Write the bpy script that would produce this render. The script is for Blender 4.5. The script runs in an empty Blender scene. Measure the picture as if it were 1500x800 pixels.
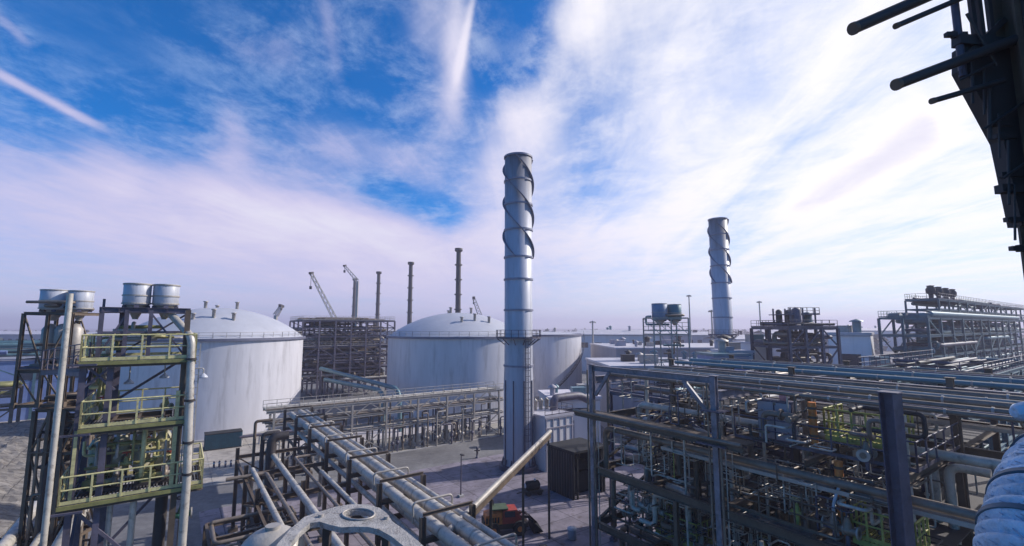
import bpy, math, random
from mathutils import Vector, Matrix

R = math.radians
sc = bpy.context.scene
COL = sc.collection

# ------------------------------------------------------------------ camera
F_PX, TILT, CAM_Z = 680.0, R(6.5), 20.0
cam_d = bpy.data.cameras.new("camera")
cam = bpy.data.objects.new("camera", cam_d)
COL.objects.link(cam)
cam.location = (0, 0, CAM_Z)
cam.rotation_euler = (R(90) + TILT, 0, 0)
cam_d.sensor_width = 36
cam_d.lens = 36 * F_PX / 1500
cam_d.clip_start = 0.05
cam_d.clip_end = 12000
sc.camera = cam

# ------------------------------------------------------------------ light
SUN_AZ, SUN_EL = R(71), R(33)
SUN_STRENGTH, SKY_STRENGTH, EXPOSURE = 5.0, 0.1, 0.0
sun_dir = Vector((math.sin(SUN_AZ) * math.cos(SUN_EL), math.cos(SUN_AZ) * math.cos(SUN_EL), math.sin(SUN_EL)))
sd = bpy.data.lights.new("sun", 'SUN')
sd.energy = SUN_STRENGTH
sd.angle = R(0.5)
sd.color = (1.0, 0.95, 0.90)
so = bpy.data.objects.new("sun", sd)
COL.objects.link(so)
so.rotation_euler = (-sun_dir).to_track_quat('-Z', 'Y').to_euler()
so.location = (60, 40, 80)
vs = sc.view_settings
vs.view_transform = 'Standard'
vs.look = 'None'
vs.exposure = EXPOSURE
vs.gamma = 1.0
vs.use_curve_mapping = False


def ray(u, v):
    """direction of a viewing ray of the 1500 x 800 photograph"""
    c, s = math.cos(TILT), math.sin(TILT)
    dx, dy = u - 750.0, 400.0 - v
    return Vector((dx, F_PX * c - dy * s, F_PX * s + dy * c))


def P(u, v, d):
    r = ray(u, v)
    return Vector((0, 0, CAM_Z)) + r * (d / r.y)


def G(u, v, z=0.0):
    r = ray(u, v)
    return Vector((0, 0, CAM_Z)) + r * ((z - CAM_Z) / r.z)


def AE(u, v):
    r = ray(u, v).normalized()
    return math.atan2(r.x, r.y), math.asin(r.z)


# ------------------------------------------------------------------ world: sky with cirrus
def build_world():
    w = bpy.data.worlds.new("World")
    sc.world = w
    w.use_nodes = True
    w.cycles.sampling_method = 'MANUAL'
    w.cycles.sample_map_resolution = 512
    nt = w.node_tree
    N, L = nt.nodes, nt.links
    N.clear()

    def val(x):
        return x

    def M(op, a, b=None, c=None, clamp=False):
        n = N.new('ShaderNodeMath')
        n.operation = op
        n.use_clamp = clamp
        for i, q in enumerate((a, b, c)):
            if q is None:
                continue
            if isinstance(q, (int, float)):
                n.inputs[i].default_value = q
            else:
                L.new(q, n.inputs[i])
        return n.outputs[0]

    def smooth(x, lo, hi):
        n = N.new('ShaderNodeMapRange')
        n.interpolation_type = 'SMOOTHSTEP'
        L.new(x, n.inputs['Value'])
        for k, q in (('From Min', lo), ('From Max', hi), ('To Min', 0.0), ('To Max', 1.0)):
            n.inputs[k].default_value = q
        return n.outputs[0]

    def mixc(f, a, b):
        n = N.new('ShaderNodeMix')
        n.data_type = 'RGBA'
        L.new(f, n.inputs[0]) if not isinstance(f, (int, float)) else setattr(n.inputs[0], 'default_value', f)
        for i, q in ((6, a), (7, b)):
            if isinstance(q, tuple):
                n.inputs[i].default_value = q + (1,)
            else:
                L.new(q, n.inputs[i])
        return n.outputs[2]

    sky = N.new('ShaderNodeTexSky')
    sky.sky_type = 'NISHITA'
    sky.sun_disc = False
    sky.sun_elevation = SUN_EL
    sky.sun_rotation = SUN_AZ
    sky.altitude = 0
    sky.air_density = 1.0
    sky.dust_density = 0.3
    sky.ozone_density = 3.0
    hs = N.new('ShaderNodeHueSaturation')
    hs.inputs['Saturation'].default_value = 1.1
    hs.inputs['Value'].default_value = 1.0
    gain = N.new('ShaderNodeMix')
    gain.data_type = 'RGBA'
    gain.blend_type = 'MULTIPLY'
    gain.inputs[0].default_value = 1.0
    L.new(sky.outputs[0], gain.inputs[6])
    gain.inputs[7].default_value = (0.24, 0.90, 1.58, 1)
    L.new(gain.outputs[2], hs.inputs['Color'])

    tc = N.new('ShaderNodeTexCoord')
    sx = N.new('ShaderNodeSeparateXYZ')
    L.new(tc.outputs['Generated'], sx.inputs[0])
    x, y, z = sx.outputs
    az = M('ARCTAN2', x, y)
    el = M('ARCSINE', z)
    # a cloud layer at constant height: divide by the sine of the elevation
    zz = M('ADD', M('MAXIMUM', z, 0.0), 0.06)
    cx, cy = M('DIVIDE', x, zz), M('DIVIDE', y, zz)

    def layer(sx_, sy_, off, scale, detail, rough, dist, rot=0.0):
        cr, sr = math.cos(rot), math.sin(rot)
        rx = M('ADD', M('MULTIPLY', cx, cr * sx_), M('MULTIPLY', cy, sr * sx_))
        ry = M('ADD', M('MULTIPLY', cx, -sr * sy_), M('MULTIPLY', cy, cr * sy_))
        cb = N.new('ShaderNodeCombineXYZ')
        L.new(rx, cb.inputs[0])
        L.new(ry, cb.inputs[1])
        cb.inputs[2].default_value = off
        n = N.new('ShaderNodeTexNoise')
        n.inputs['Scale'].default_value = scale
        n.inputs['Detail'].default_value = detail
        n.inputs['Roughness'].default_value = rough
        n.inputs['Distortion'].default_value = dist
        L.new(cb.outputs[0], n.inputs['Vector'])
        return n.outputs[0]

    streak = layer(1.0, 0.22, 3.1, 1.5, 7, 0.62, 0.9, R(-6))
    puff = layer(1.0, 0.7, 9.4, 2.6, 8, 0.66, 0.6, R(20))
    broad = layer(1.0, 0.6, 5.5, 0.7, 3, 0.5, 0.4)

    def blob(u0, v0, u1, v1, width, amp, power=2.0):
        """a soft elongated patch of cloud (or of clear air) between two directions"""
        a0, e0 = AE(u0, v0)
        a1, e1 = AE(u1, v1)
        ca, ce = (a0 + a1) / 2, (e0 + e1) / 2
        ln = max(math.hypot(a1 - a0, e1 - e0), 1e-4)
        ux, uy = (a1 - a0) / ln, (e1 - e0) / ln
        da, de = M('SUBTRACT', az, ca), M('SUBTRACT', el, ce)
        p = M('ADD', M('MULTIPLY', da, ux), M('MULTIPLY', de, uy))
        q = M('SUBTRACT', M('MULTIPLY', de, ux), M('MULTIPLY', da, uy))
        wv = width / F_PX
        p = M('DIVIDE', p, ln / 2 + wv * 0.3)
        q = M('DIVIDE', q, wv)
        s = M('ADD', M('POWER', M('ABSOLUTE', p), 2.0 * power), M('MULTIPLY', q, q))
        return M('MULTIPLY', M('EXPONENT', M('MULTIPLY', s, -1.0)), amp)

    # general cover: clear to the left and overhead, veiled towards the horizon and the sun
    eld = M('MULTIPLY', el, 180 / math.pi)
    azd = M('MULTIPLY', az, 180 / math.pi)
    lim = M('ADD', 16.5, M('MULTIPLY', M('MAXIMUM', M('ADD', azd, 8.0), 0.0), 1.55))
    cover = smooth(M('SUBTRACT', lim, eld), -8.0, 9.0)
    # the unseen sky behind the camera is made clear to darken and blue the shade
    hz = M('ADD', M('MULTIPLY', x, 0.30), M('MULTIPLY', y, 0.954))
    front = smooth(hz, -0.30, 0.30)
    cover = M('MULTIPLY', cover, front)
    calm = smooth(el, 0.02, 0.22)
    tot = M('SUBTRACT', M('MULTIPLY', cover, 0.80), M('SUBTRACT', 0.10, M('MULTIPLY', front, 0.0)))
    tot = M('ADD', tot, M('MULTIPLY', M('MULTIPLY', M('SUBTRACT', streak, 0.5), calm), 0.85))
    tot = M('ADD', tot, M('MULTIPLY', M('MULTIPLY', M('SUBTRACT', puff, 0.5), calm), 0.50))
    tot = M('ADD', tot, M('MULTIPLY', M('SUBTRACT', broad, 0.5), 0.35))
    feats = [
        (676, -60, 662, 190, 22, 0.55), (700, -40, 668, 120, 7, 0.5), (640, 60, 655, 210, 40, 0.25),
        (-40, 86, 150, 188, 6.5, 0.85), (-20, 6, 48, 70, 8, 0.75),
        (470, -30, 500, 130, 16, 0.40), (260, 55, 430, 78, 24, 0.50), (330, 140, 350, 240, 22, 0.40), (640, -20, 600, 60, 40, 0.35),
        (400, 190, 660, 250, 40, 0.38), (720, 130, 800, 190, 30, 0.14),
        (60, 250, 620, 330, 40, 0.30), (300, 320, 720, 400, 60, 0.25),
        (130, 225, 190, 270, 25, 0.2), (560, 120, 640, 150, 26, 0.2),
        (520, 262, 690, 325, 26, -0.42), (850, 90, 900, 300, 70, -0.30), (740, -30, 765, 110, 50, -0.55),
        (470, 90, 620, 110, 30, -0.12), (-20, 0, 350, 50, 70, -0.45), (0, 150, 260, 200, 50, -0.15),
        (1140, 330, 1480, 100, 26, 0.5), (1380, 165, 1420, 150, 30, -0.30), (1000, 120, 1080, 60, 40, -0.12),
    ]
    for f in feats:
        tot = M('ADD', tot, blob(*f))
    fac = smooth(tot, 0.0, 1.0)
    fine = layer(1.0, 0.35, 1.7, 4.0, 9, 0.66, 0.35, R(-8))
    patch = layer(1.0, 0.8, 6.7, 4.0, 9, 0.68, 0.25, R(35))
    veil = M('MULTIPLY', smooth(M('ADD', M('MULTIPLY', fine, 0.35), M('MULTIPLY', patch, 0.65)), 0.43, 0.66), 0.44)
    veil = M('MULTIPLY', M('MULTIPLY', veil, front), smooth(tot, -0.75, -0.05))
    fac = M('SUBTRACT', 1.0, M('MULTIPLY', M('SUBTRACT', 1.0, fac), M('SUBTRACT', 1.0, veil)))
    K = 1.0 / SKY_STRENGTH
    # cirrus: lavender grey, brighter towards the sun
    sv = N.new('ShaderNodeVectorMath')
    sv.operation = 'DOT_PRODUCT'
    L.new(tc.outputs['Generated'], sv.inputs[0])
    sv.inputs[1].default_value = tuple(sun_dir)
    glow = smooth(sv.outputs['Value'], 0.15, 0.80)
    thin = mixc(smooth(tot, -0.2, 0.6), (0.46 * K, 0.62 * K, 0.93 * K), (0.68 * K, 0.64 * K, 0.88 * K))
    ccol = mixc(glow, thin, (1.16 * K, 1.12 * K, 1.12 * K))
    dens = smooth(tot, 0.75, 1.35)
    ccol = mixc(dens, ccol, (0.84 * K, 0.82 * K, 0.96 * K))
    out = mixc(fac, hs.outputs[0], ccol)
    # below the horizon nothing but dull ground light
    out = mixc(smooth(z, -0.06, -0.01), (0.30 * K, 0.29 * K, 0.36 * K), out)
    bg = N.new('ShaderNodeBackground')
    bg.inputs['Strength'].default_value = SKY_STRENGTH
    L.new(out, bg.inputs['Color'])
    o = N.new('ShaderNodeOutputWorld')
    L.new(bg.outputs[0], o.inputs['Surface'])


build_world()

# ------------------------------------------------------------------ materials
MATS = {}


def mat(name, col, rough=0.6, metal=0.0, var=0.25, scale=1.5, stain=0.0, bump=0.0, bscale=20.0, streaks=False):
    if name in MATS:
        return MATS[name]
    m = bpy.data.materials.new(name)
    m.use_nodes = True
    nt = m.node_tree
    N, L = nt.nodes, nt.links
    b = N['Principled BSDF']
    b.inputs['Roughness'].default_value = rough
    b.inputs['Metallic'].default_value = metal
    tc = N.new('ShaderNodeTexCoord')
    mp = N.new('ShaderNodeMapping')
    L.new(tc.outputs['Object'], mp.inputs[0])
    if streaks:
        mp.inputs['Scale'].default_value = (1, 1, 0.12)
    n = N.new('ShaderNodeTexNoise')
    n.inputs['Scale'].default_value = scale
    n.inputs['Detail'].default_value = 6
    n.inputs['Roughness'].default_value = 0.65
    L.new(mp.outputs[0], n.inputs['Vector'])
    rp = N.new('ShaderNodeValToRGB')
    lo = [c * (1 - var) for c in col]
    hi = [min(1, c * (1 + var)) for c in col]
    rp.color_ramp.elements[0].position = 0.3
    rp.color_ramp.elements[1].position = 0.7
    rp.color_ramp.elements[0].color = (*lo, 1)
    rp.color_ramp.elements[1].color = (*hi, 1)
    L.new(n.outputs[0], rp.inputs[0])
    out = rp.outputs[0]
    if stain > 0:
        n2 = N.new('ShaderNodeTexNoise')
        n2.inputs['Scale'].default_value = scale * 2.7
        n2.inputs['Detail'].default_value = 8
        n2.inputs['Roughness'].default_value = 0.7
        L.new(mp.outputs[0], n2.inputs['Vector'])
        r2 = N.new('ShaderNodeValToRGB')
        r2.color_ramp.elements[0].position = 0.52
        r2.color_ramp.elements[1].position = 0.68
        r2.color_ramp.elements[0].color = (0, 0, 0, 1)
        r2.color_ramp.elements[1].color = (stain, stain, stain, 1)
        L.new(n2.outputs[0], r2.inputs[0])
        mx = N.new('ShaderNodeMix')
        mx.data_type = 'RGBA'
        L.new(r2.outputs[0], mx.inputs[0])
        L.new(out, mx.inputs[6])
        mx.inputs[7].default_value = (0.10 * col[0] + 0.05, 0.10 * col[1] + 0.032, 0.10 * col[2] + 0.022, 1)
        out = mx.outputs[2]
    L.new(out, b.inputs['Base Color'])
    if bump > 0:
        n3 = N.new('ShaderNodeTexNoise')
        n3.inputs['Scale'].default_value = bscale
        n3.inputs['Detail'].default_value = 5
        L.new(tc.outputs['Object'], n3.inputs['Vector'])
        bp = N.new('ShaderNodeBump')
        bp.inputs['Strength'].default_value = bump
        bp.inputs['Distance'].default_value = 0.05
        L.new(n3.outputs[0], bp.inputs['Height'])
        L.new(bp.outputs[0], b.inputs['Normal'])
    MATS[name] = m
    return m


STEEL = mat("painted_steel", (0.085, 0.076, 0.108), 0.55, 0, 0.4, 1.1, 0.6, 0.15, 30)
DARK = mat("dark_steel", (0.038, 0.031, 0.030), 0.6, 0, 0.3, 0.8, 0.3)
BROWN = mat("weathered_steel", (0.11, 0.079, 0.055), 0.65, 0, 0.35, 1.0, 0.4)
GALV = mat("galvanised_steel", (0.37, 0.335, 0.30), 0.5, 0.2, 0.22, 1.2, 0.25)
PIPE = mat("pipe_cladding", (0.47, 0.43, 0.375), 0.45, 0.2, 0.25, 1.0, 0.65, 0.15, 25)
PIPEDULL = mat("bare_pipe", (0.205, 0.165, 0.13), 0.5, 0.3, 0.3, 1.2, 0.4)
WHITE = mat("white_tank_paint", (0.56, 0.54, 0.565), 0.5, 0, 0.12, 0.35, 0.30, streaks=True)
STACKM = mat("stack_cladding", (0.40, 0.405, 0.46), 0.5, 0.1, 0.18, 0.6, 0.35, streaks=True)
DRUMM = mat("drum_paint", (0.43, 0.44, 0.49), 0.45, 0.0, 0.12, 1.0, 0.30, streaks=True)
YELLOW = mat("yellow_safety_paint", (0.52, 0.47, 0.23), 0.5, 0, 0.3, 3.0, 0.4)
OLIVE = mat("yellow_green_paint", (0.21, 0.20, 0.07), 0.55, 0, 0.3, 2.0, 0.3)
ORANGE = mat("orange_paint", (0.62, 0.19, 0.04), 0.55, 0, 0.35, 2.0, 0.5)
RED = mat("red_paint", (0.36, 0.045, 0.03), 0.55, 0, 0.35, 2.0, 0.6)
YGREEN = mat("bright_yellow_green_paint", (0.36, 0.34, 0.08), 0.55, 0, 0.35, 2.0, 0.5)
GREEN = mat("green_paint", (0.07, 0.10, 0.05), 0.5, 0, 0.25, 2.0, 0.2)
RUBBER = mat("black_rubber", (0.02, 0.02, 0.022), 0.8, 0, 0.2, 3.0)
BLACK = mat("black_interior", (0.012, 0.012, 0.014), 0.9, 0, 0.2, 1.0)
TEAL = mat("teal_steel", (0.06, 0.135, 0.165), 0.55, 0, 0.3, 0.6, 0.25)
TEALP = mat("teal_pipe_paint", (0.10, 0.19, 0.22), 0.45, 0.1, 0.2, 0.8, 0.15)
BLUEP = mat("blue_paint", (0.16, 0.22, 0.42), 0.5, 0, 0.15, 0.8, 0.15)
GRATE = mat("grating", (0.16, 0.155, 0.16), 0.6, 0.3, 0.3, 4.0, 0.3)
CONC = mat("concrete", (0.36, 0.345, 0.335), 0.85, 0, 0.22, 0.5, 0.30, 0.3, 8)
PALEWALL = mat("pale_sheet_wall", (0.62, 0.60, 0.61), 0.6, 0, 0.08, 0.3, 0.12, streaks=True)
GREYWALL = mat("grey_sheet_wall", (0.33, 0.31, 0.35), 0.6, 0, 0.12, 0.3, 0.2, streaks=True)
ROOFM = mat("pale_roof", (0.48, 0.46, 0.50), 0.55, 0.1, 0.15, 0.3, 0.2)
GLASS = mat("window_glass", (0.03, 0.04, 0.06), 0.15, 0, 0.1, 1.0)
CLOTH = mat("insulation_cloth", (0.50, 0.59, 0.68), 0.6, 0.1, 0.25, 4.0, 0.45, 0.5, 30)
LEAF = mat("tree_leaves", (0.055, 0.075, 0.05), 0.8, 0, 0.4, 0.2)


def soot(m, z0, z1):
    """soot and heat stain that runs down from the mouth of a chimney"""
    nt = m.node_tree
    N, L = nt.nodes, nt.links
    b = N['Principled BSDF']
    src = b.inputs['Base Color'].links[0].from_socket
    tc = N.new('ShaderNodeTexCoord')
    sp = N.new('ShaderNodeSeparateXYZ')
    L.new(tc.outputs['Object'], sp.inputs[0])
    mp = N.new('ShaderNodeMapping')
    mp.inputs['Scale'].default_value = (1, 1, 0.1)
    L.new(tc.outputs['Object'], mp.inputs[0])
    n = N.new('ShaderNodeTexNoise')
    n.inputs['Scale'].default_value = 1.6
    n.inputs['Detail'].default_value = 7
    L.new(mp.outputs[0], n.inputs['Vector'])
    mr = N.new('ShaderNodeMapRange')
    for k, q in (('From Min', z0), ('From Max', z1), ('To Min', -0.55), ('To Max', 0.25)):
        mr.inputs[k].default_value = q
    L.new(sp.outputs[2], mr.inputs['Value'])
    ad = N.new('ShaderNodeMath')
    ad.use_clamp = True
    L.new(mr.outputs[0], ad.inputs[0])
    L.new(n.outputs[0], ad.inputs[1])
    mx = N.new('ShaderNodeMix')
    mx.data_type = 'RGBA'
    L.new(ad.outputs[0], mx.inputs[0])
    L.new(src, mx.inputs[6])
    mx.inputs[7].default_value = (0.10, 0.09, 0.09, 1)
    L.new(mx.outputs[2], b.inputs['Base Color'])


soot(STACKM, 34, 45.6)


# ------------------------------------------------------------------ mesh helper
class MB:
    def __init__(self):
        self.v, self.f, self.s = [], [], []

    def add(self, vs, fs, smooth=False):
        o = len(self.v)
        self.v.extend([tuple(x) for x in vs])
        self.f.extend([tuple(i + o for i in f) for f in fs])
        self.s.extend([smooth] * len(fs))
        return self

    def box(self, c, size, rotz=0.0):
        x, y, z = (q / 2 for q in size)
        cr, sr = math.cos(rotz), math.sin(rotz)
        vs = []
        for k in (-z, z):
            for i, j in ((-x, -y), (x, -y), (x, y), (-x, y)):
                vs.append((c[0] + i * cr - j * sr, c[1] + i * sr + j * cr, c[2] + k))
        return self.add(vs, [(3, 2, 1, 0), (4, 5, 6, 7), (0, 1, 5, 4), (1, 2, 6, 5), (2, 3, 7, 6), (3, 0, 4, 7)])

    def frame_of(self, a, b):
        d = (Vector(b) - Vector(a)).normalized()
        up = Vector((0, 0, 1)) if abs(d.z) < 0.95 else Vector((0, 1, 0))
        s = d.cross(up).normalized()
        return d, s, s.cross(d).normalized()

    def bar(self, a, b, w, h=None):
        h = h or w
        a, b = Vector(a), Vector(b)
        d, s, u = self.frame_of(a, b)
        vs = []
        for p in (a, b):
            for i, j in ((-1, -1), (1, -1), (1, 1), (-1, 1)):
                vs.append(p + s * (i * w / 2) + u * (j * h / 2))
        return self.add(vs, [(3, 2, 1, 0), (4, 5, 6, 7), (0, 1, 5, 4), (1, 2, 6, 5), (2, 3, 7, 6), (3, 0, 4, 7)])

    def hbeam(self, a, b, w, h, t=None, side=None):
        """I section between two points"""
        a, b = Vector(a), Vector(b)
        d, s, u = self.frame_of(a, b)
        if side is not None:
            s = Vector(side).normalized()
            u = s.cross(d).normalized()
        t = t or max(0.02, w * 0.09)
        for k in (-1, 1):
            self._slab(a, b, s, u, w, t, u * (k * (h - t) / 2))
        self._slab(a, b, s, u, t, h - 2 * t, Vector((0, 0, 0)))
        return self

    def _slab(self, a, b, s, u, w, h, off):
        vs = []
        for p in (a, b):
            for i, j in ((-1, -1), (1, -1), (1, 1), (-1, 1)):
                vs.append(p + off + s * (i * w / 2) + u * (j * h / 2))
        self.add(vs, [(3, 2, 1, 0), (4, 5, 6, 7), (0, 1, 5, 4), (1, 2, 6, 5), (2, 3, 7, 6), (3, 0, 4, 7)])

    def tube(self, pts, r, n=10, caps=True):
        pts = [Vector(p) for p in pts]
        rs = r if isinstance(r, (list, tuple)) else [r] * len(pts)
        d0 = (pts[1] - pts[0]).normalized()
        up = Vector((0, 0, 1)) if abs(d0.z) < 0.9 else Vector((1, 0, 0))
        s = d0.cross(up).normalized()
        vs, fs = [], []
        for i, p in enumerate(pts):
            if i == 0:
                t = d0
            elif i == len(pts) - 1:
                t = (pts[i] - pts[i - 1]).normalized()
            else:
                t = ((pts[i] - pts[i - 1]).normalized() + (pts[i + 1] - pts[i]).normalized())
                t = t.normalized() if t.length > 1e-6 else d0
            s = (s - t * s.dot(t)).normalized()
            u = t.cross(s)
            for k in range(n):
                a = 2 * math.pi * k / n
                vs.append(p + (s * math.cos(a) + u * math.sin(a)) * rs[i])
        for i in range(len(pts) - 1):
            for k in range(n):
                k2 = (k + 1) % n
                fs.append((i * n + k, i * n + k2, (i + 1) * n + k2, (i + 1) * n + k))
        self.add(vs, fs, True)
        if caps:
            self.add(vs[:n], [tuple(range(n))[::-1]])
            self.add(vs[-n:], [tuple(range(n))])
        return self

    def cyl(self, a, b, r, n=12):
        return self.tube([a, b], r, n)

    def pipe(self, pts, r, bend=None, n=10):
        """polyline with rounded elbows"""
        pts = [Vector(p) for p in pts]
        bend = bend or r * 3
        out = [pts[0]]
        for i in range(1, len(pts) - 1):
            a, b, c = pts[i - 1], pts[i], pts[i + 1]
            k = min(bend, (a - b).length * 0.45, (c - b).length * 0.45)
            p0 = b + (a - b).normalized() * k
            p1 = b + (c - b).normalized() * k
            for q in range(6):
                t = q / 5
                out.append(p0 * (1 - t) ** 2 + b * 2 * t * (1 - t) + p1 * t * t)
        out.append(pts[-1])
        return self.tube(out, r, n)

    def lathe(self, prof, c=(0, 0, 0), n=32, a0=0.0, a1=2 * math.pi, smooth=True):
        full = abs(a1 - a0 - 2 * math.pi) < 1e-6
        m = n if full else n + 1
        vs, fs = [], []
        for r, z in prof:
            for k in range(m):
                a = a0 + (a1 - a0) * k / n
                vs.append((c[0] + r * math.cos(a), c[1] + r * math.sin(a), c[2] + z))
        for i in range(len(prof) - 1):
            for k in range(n if full else n):
                k2 = (k + 1) % m
                fs.append((i * m + k, i * m + k2, (i + 1) * m + k2, (i + 1) * m + k))
        return self.add(vs, fs, smooth)

    def ring(self, c, r0, r1, z0, z1, n=40, a0=0.0, a1=2 * math.pi):
        return self.lathe([(r0, z0), (r1, z0), (r1, z1), (r0, z1), (r0, z0)], c, n, a0, a1, smooth=False)

    def rail(self, pts, h=1.1, step=1.2, r=0.025, mid=True, toe=True):
        """a handrail along a floor line"""
        pts = [Vector(p) for p in pts]
        up = Vector((0, 0, 1))
        for a, b in zip(pts, pts[1:]):
            n = max(1, int(round((b - a).length / step)))
            for i in range(n + 1):
                p = a.lerp(b, i / n)
                self.bar(p, p + up * h, r * 2.0)
            self.cyl(a + up * h, b + up * h, r * 1.15, 6)
            if mid:
                self.cyl(a + up * h * 0.52, b + up * h * 0.52, r, 6)
            if toe:
                self.bar(a + up * 0.075, b + up * 0.075, 0.012, 0.14)
        return self

    def ladder(self, p, h, along, out, w=0.45, cage=True):
        """vertical ladder at p; along = side direction, out = outward direction"""
        p, s, o = Vector(p), Vector(along).normalized(), Vector(out).normalized()
        up = Vector((0, 0, 1))
        for k in (-1, 1):
            self.bar(p + s * (k * w / 2), p + s * (k * w / 2) + up * h, 0.05)
        for i in range(int(h / 0.3)):
            z = up * (0.15 + 0.3 * i)
            self.cyl(p - s * (w / 2) + z, p + s * (w / 2) + z, 0.014, 5)
        if cage:
            hz = [2.2 + 0.8 * i for i in range(max(0, int((h - 2.2) / 0.8) + 1))]
            arc = [(-0.35, 0.0), (-0.36, 0.3), (-0.2, 0.62), (0.2, 0.62), (0.36, 0.3), (0.35, 0.0)]
            for z in hz:
                q = [p + s * a + o * b + up * z for a, b in arc]
                for a, b in zip(q, q[1:]):
                    self.bar(a, b, 0.015, 0.05)
            if len(hz) > 1:
                for a, b in arc[1:5]:
                    self.bar(p + s * a + o * b + up * hz[0], p + s * a + o * b + up * hz[-1], 0.03)
        return self

    def build_each(self, name, m, parent=None):
        """every separate piece becomes an object of its own"""
        par = list(range(len(self.v)))

        def find(i):
            while par[i] != i:
                par[i] = par[par[i]]
                i = par[i]
            return i
        for f in self.f:
            r0 = find(f[0])
            for j in f[1:]:
                par[find(j)] = r0
        # pieces that share a position (caps and sides) belong together
        seen = {}
        for i, p in enumerate(self.v):
            k = (round(p[0], 4), round(p[1], 4), round(p[2], 4))
            if k in seen:
                par[find(i)] = find(seen[k])
            else:
                seen[k] = i
        groups = {}
        for f, s in zip(self.f, self.s):
            groups.setdefault(find(f[0]), []).append((f, s))
        out = []
        for fs in groups.values():
            q = MB()
            ids = {}
            for f, s in fs:
                g = []
                for i in f:
                    if i not in ids:
                        ids[i] = len(q.v)
                        q.v.append(self.v[i])
                    g.append(ids[i])
                q.f.append(tuple(g))
                q.s.append(s)
            out.append(q.build(name, m, parent))
        return out

    def build(self, name, m, parent=None):
        me = bpy.data.meshes.new(name)
        me.from_pydata(self.v, [], self.f)
        me.polygons.foreach_set('use_smooth', self.s)
        me.materials.append(m)
        me.update()
        o = bpy.data.objects.new(name, me)
        COL.objects.link(o)
        if parent is not None:
            o.parent = parent
        return o


def tag(o, label=None, cat=None, group=None, kind=None):
    if label:
        o['label'] = label
    if cat:
        o['category'] = cat
    if group:
        o['group'] = group
    if kind:
        o['kind'] = kind
    return o


def thing(name, label, cat, loc=(0, 0, 0), rotz=0.0, group=None):
    o = bpy.data.objects.new(name, None)
    o.empty_display_size = 0.3
    COL.objects.link(o)
    o.location = loc
    o.rotation_euler = (0, 0, rotz)
    return tag(o, label, cat, group)


def structure(name, mb, m):
    o = mb.build(name, m)
    o['kind'] = 'structure'
    return o


def dup(root, loc, rotz=None, label=None):
    """copy of a thing with its parts and sub-parts"""
    r = root.copy()
    COL.objects.link(r)
    r.location = loc
    if rotz is not None:
        r.rotation_euler = (0, 0, rotz)
    if label:
        r['label'] = label
    for ch in list(root.children):
        c = ch.copy()
        COL.objects.link(c)
        c.parent = r
        for g in list(ch.children):
            d = g.copy()
            COL.objects.link(d)
            d.parent = c
    return r


# ------------------------------------------------------------------ plant grid
GA = R(35.5)
B = Vector((math.cos(GA), math.sin(GA), 0))      # right and away
A = Vector((math.sin(GA), -math.cos(GA), 0))     # right and nearer
UP = Vector((0, 0, 1))
ROT_B = GA                 # local x along B, local y along -A
ROT_A = GA - math.pi / 2   # local x along A, local y along B


# ------------------------------------------------------------------ ground
def joints(m, w, h):
    """cast bays: dark joints and small differences of tone from bay to bay"""
    nt = m.node_tree
    N, L = nt.nodes, nt.links
    b = N['Principled BSDF']
    src = b.inputs['Base Color'].links[0].from_socket
    tc = N.new('ShaderNodeTexCoord')
    mp = N.new('ShaderNodeMapping')
    mp.inputs['Rotation'].default_value = (0, 0, -GA)
    L.new(tc.outputs['Object'], mp.inputs[0])
    br = N.new('ShaderNodeTexBrick')
    br.offset = 0.0
    br.inputs['Scale'].default_value = 1.0
    br.inputs['Brick Width'].default_value = w
    br.inputs['Row Height'].default_value = h
    br.inputs['Mortar Size'].default_value = 0.05
    br.inputs['Color1'].default_value = (1, 1, 1, 1)
    br.inputs['Color2'].default_value = (0.78, 0.78, 0.78, 1)
    br.inputs['Mortar'].default_value = (0.35, 0.35, 0.35, 1)
    L.new(mp.outputs[0], br.inputs['Vector'])
    mx = N.new('ShaderNodeMix')
    mx.data_type = 'RGBA'
    mx.blend_type = 'MULTIPLY'
    mx.inputs[0].default_value = 1.0
    L.new(src, mx.inputs[6])
    L.new(br.outputs['Color'], mx.inputs[7])
    L.new(mx.outputs[2], b.inputs['Base Color'])


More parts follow.
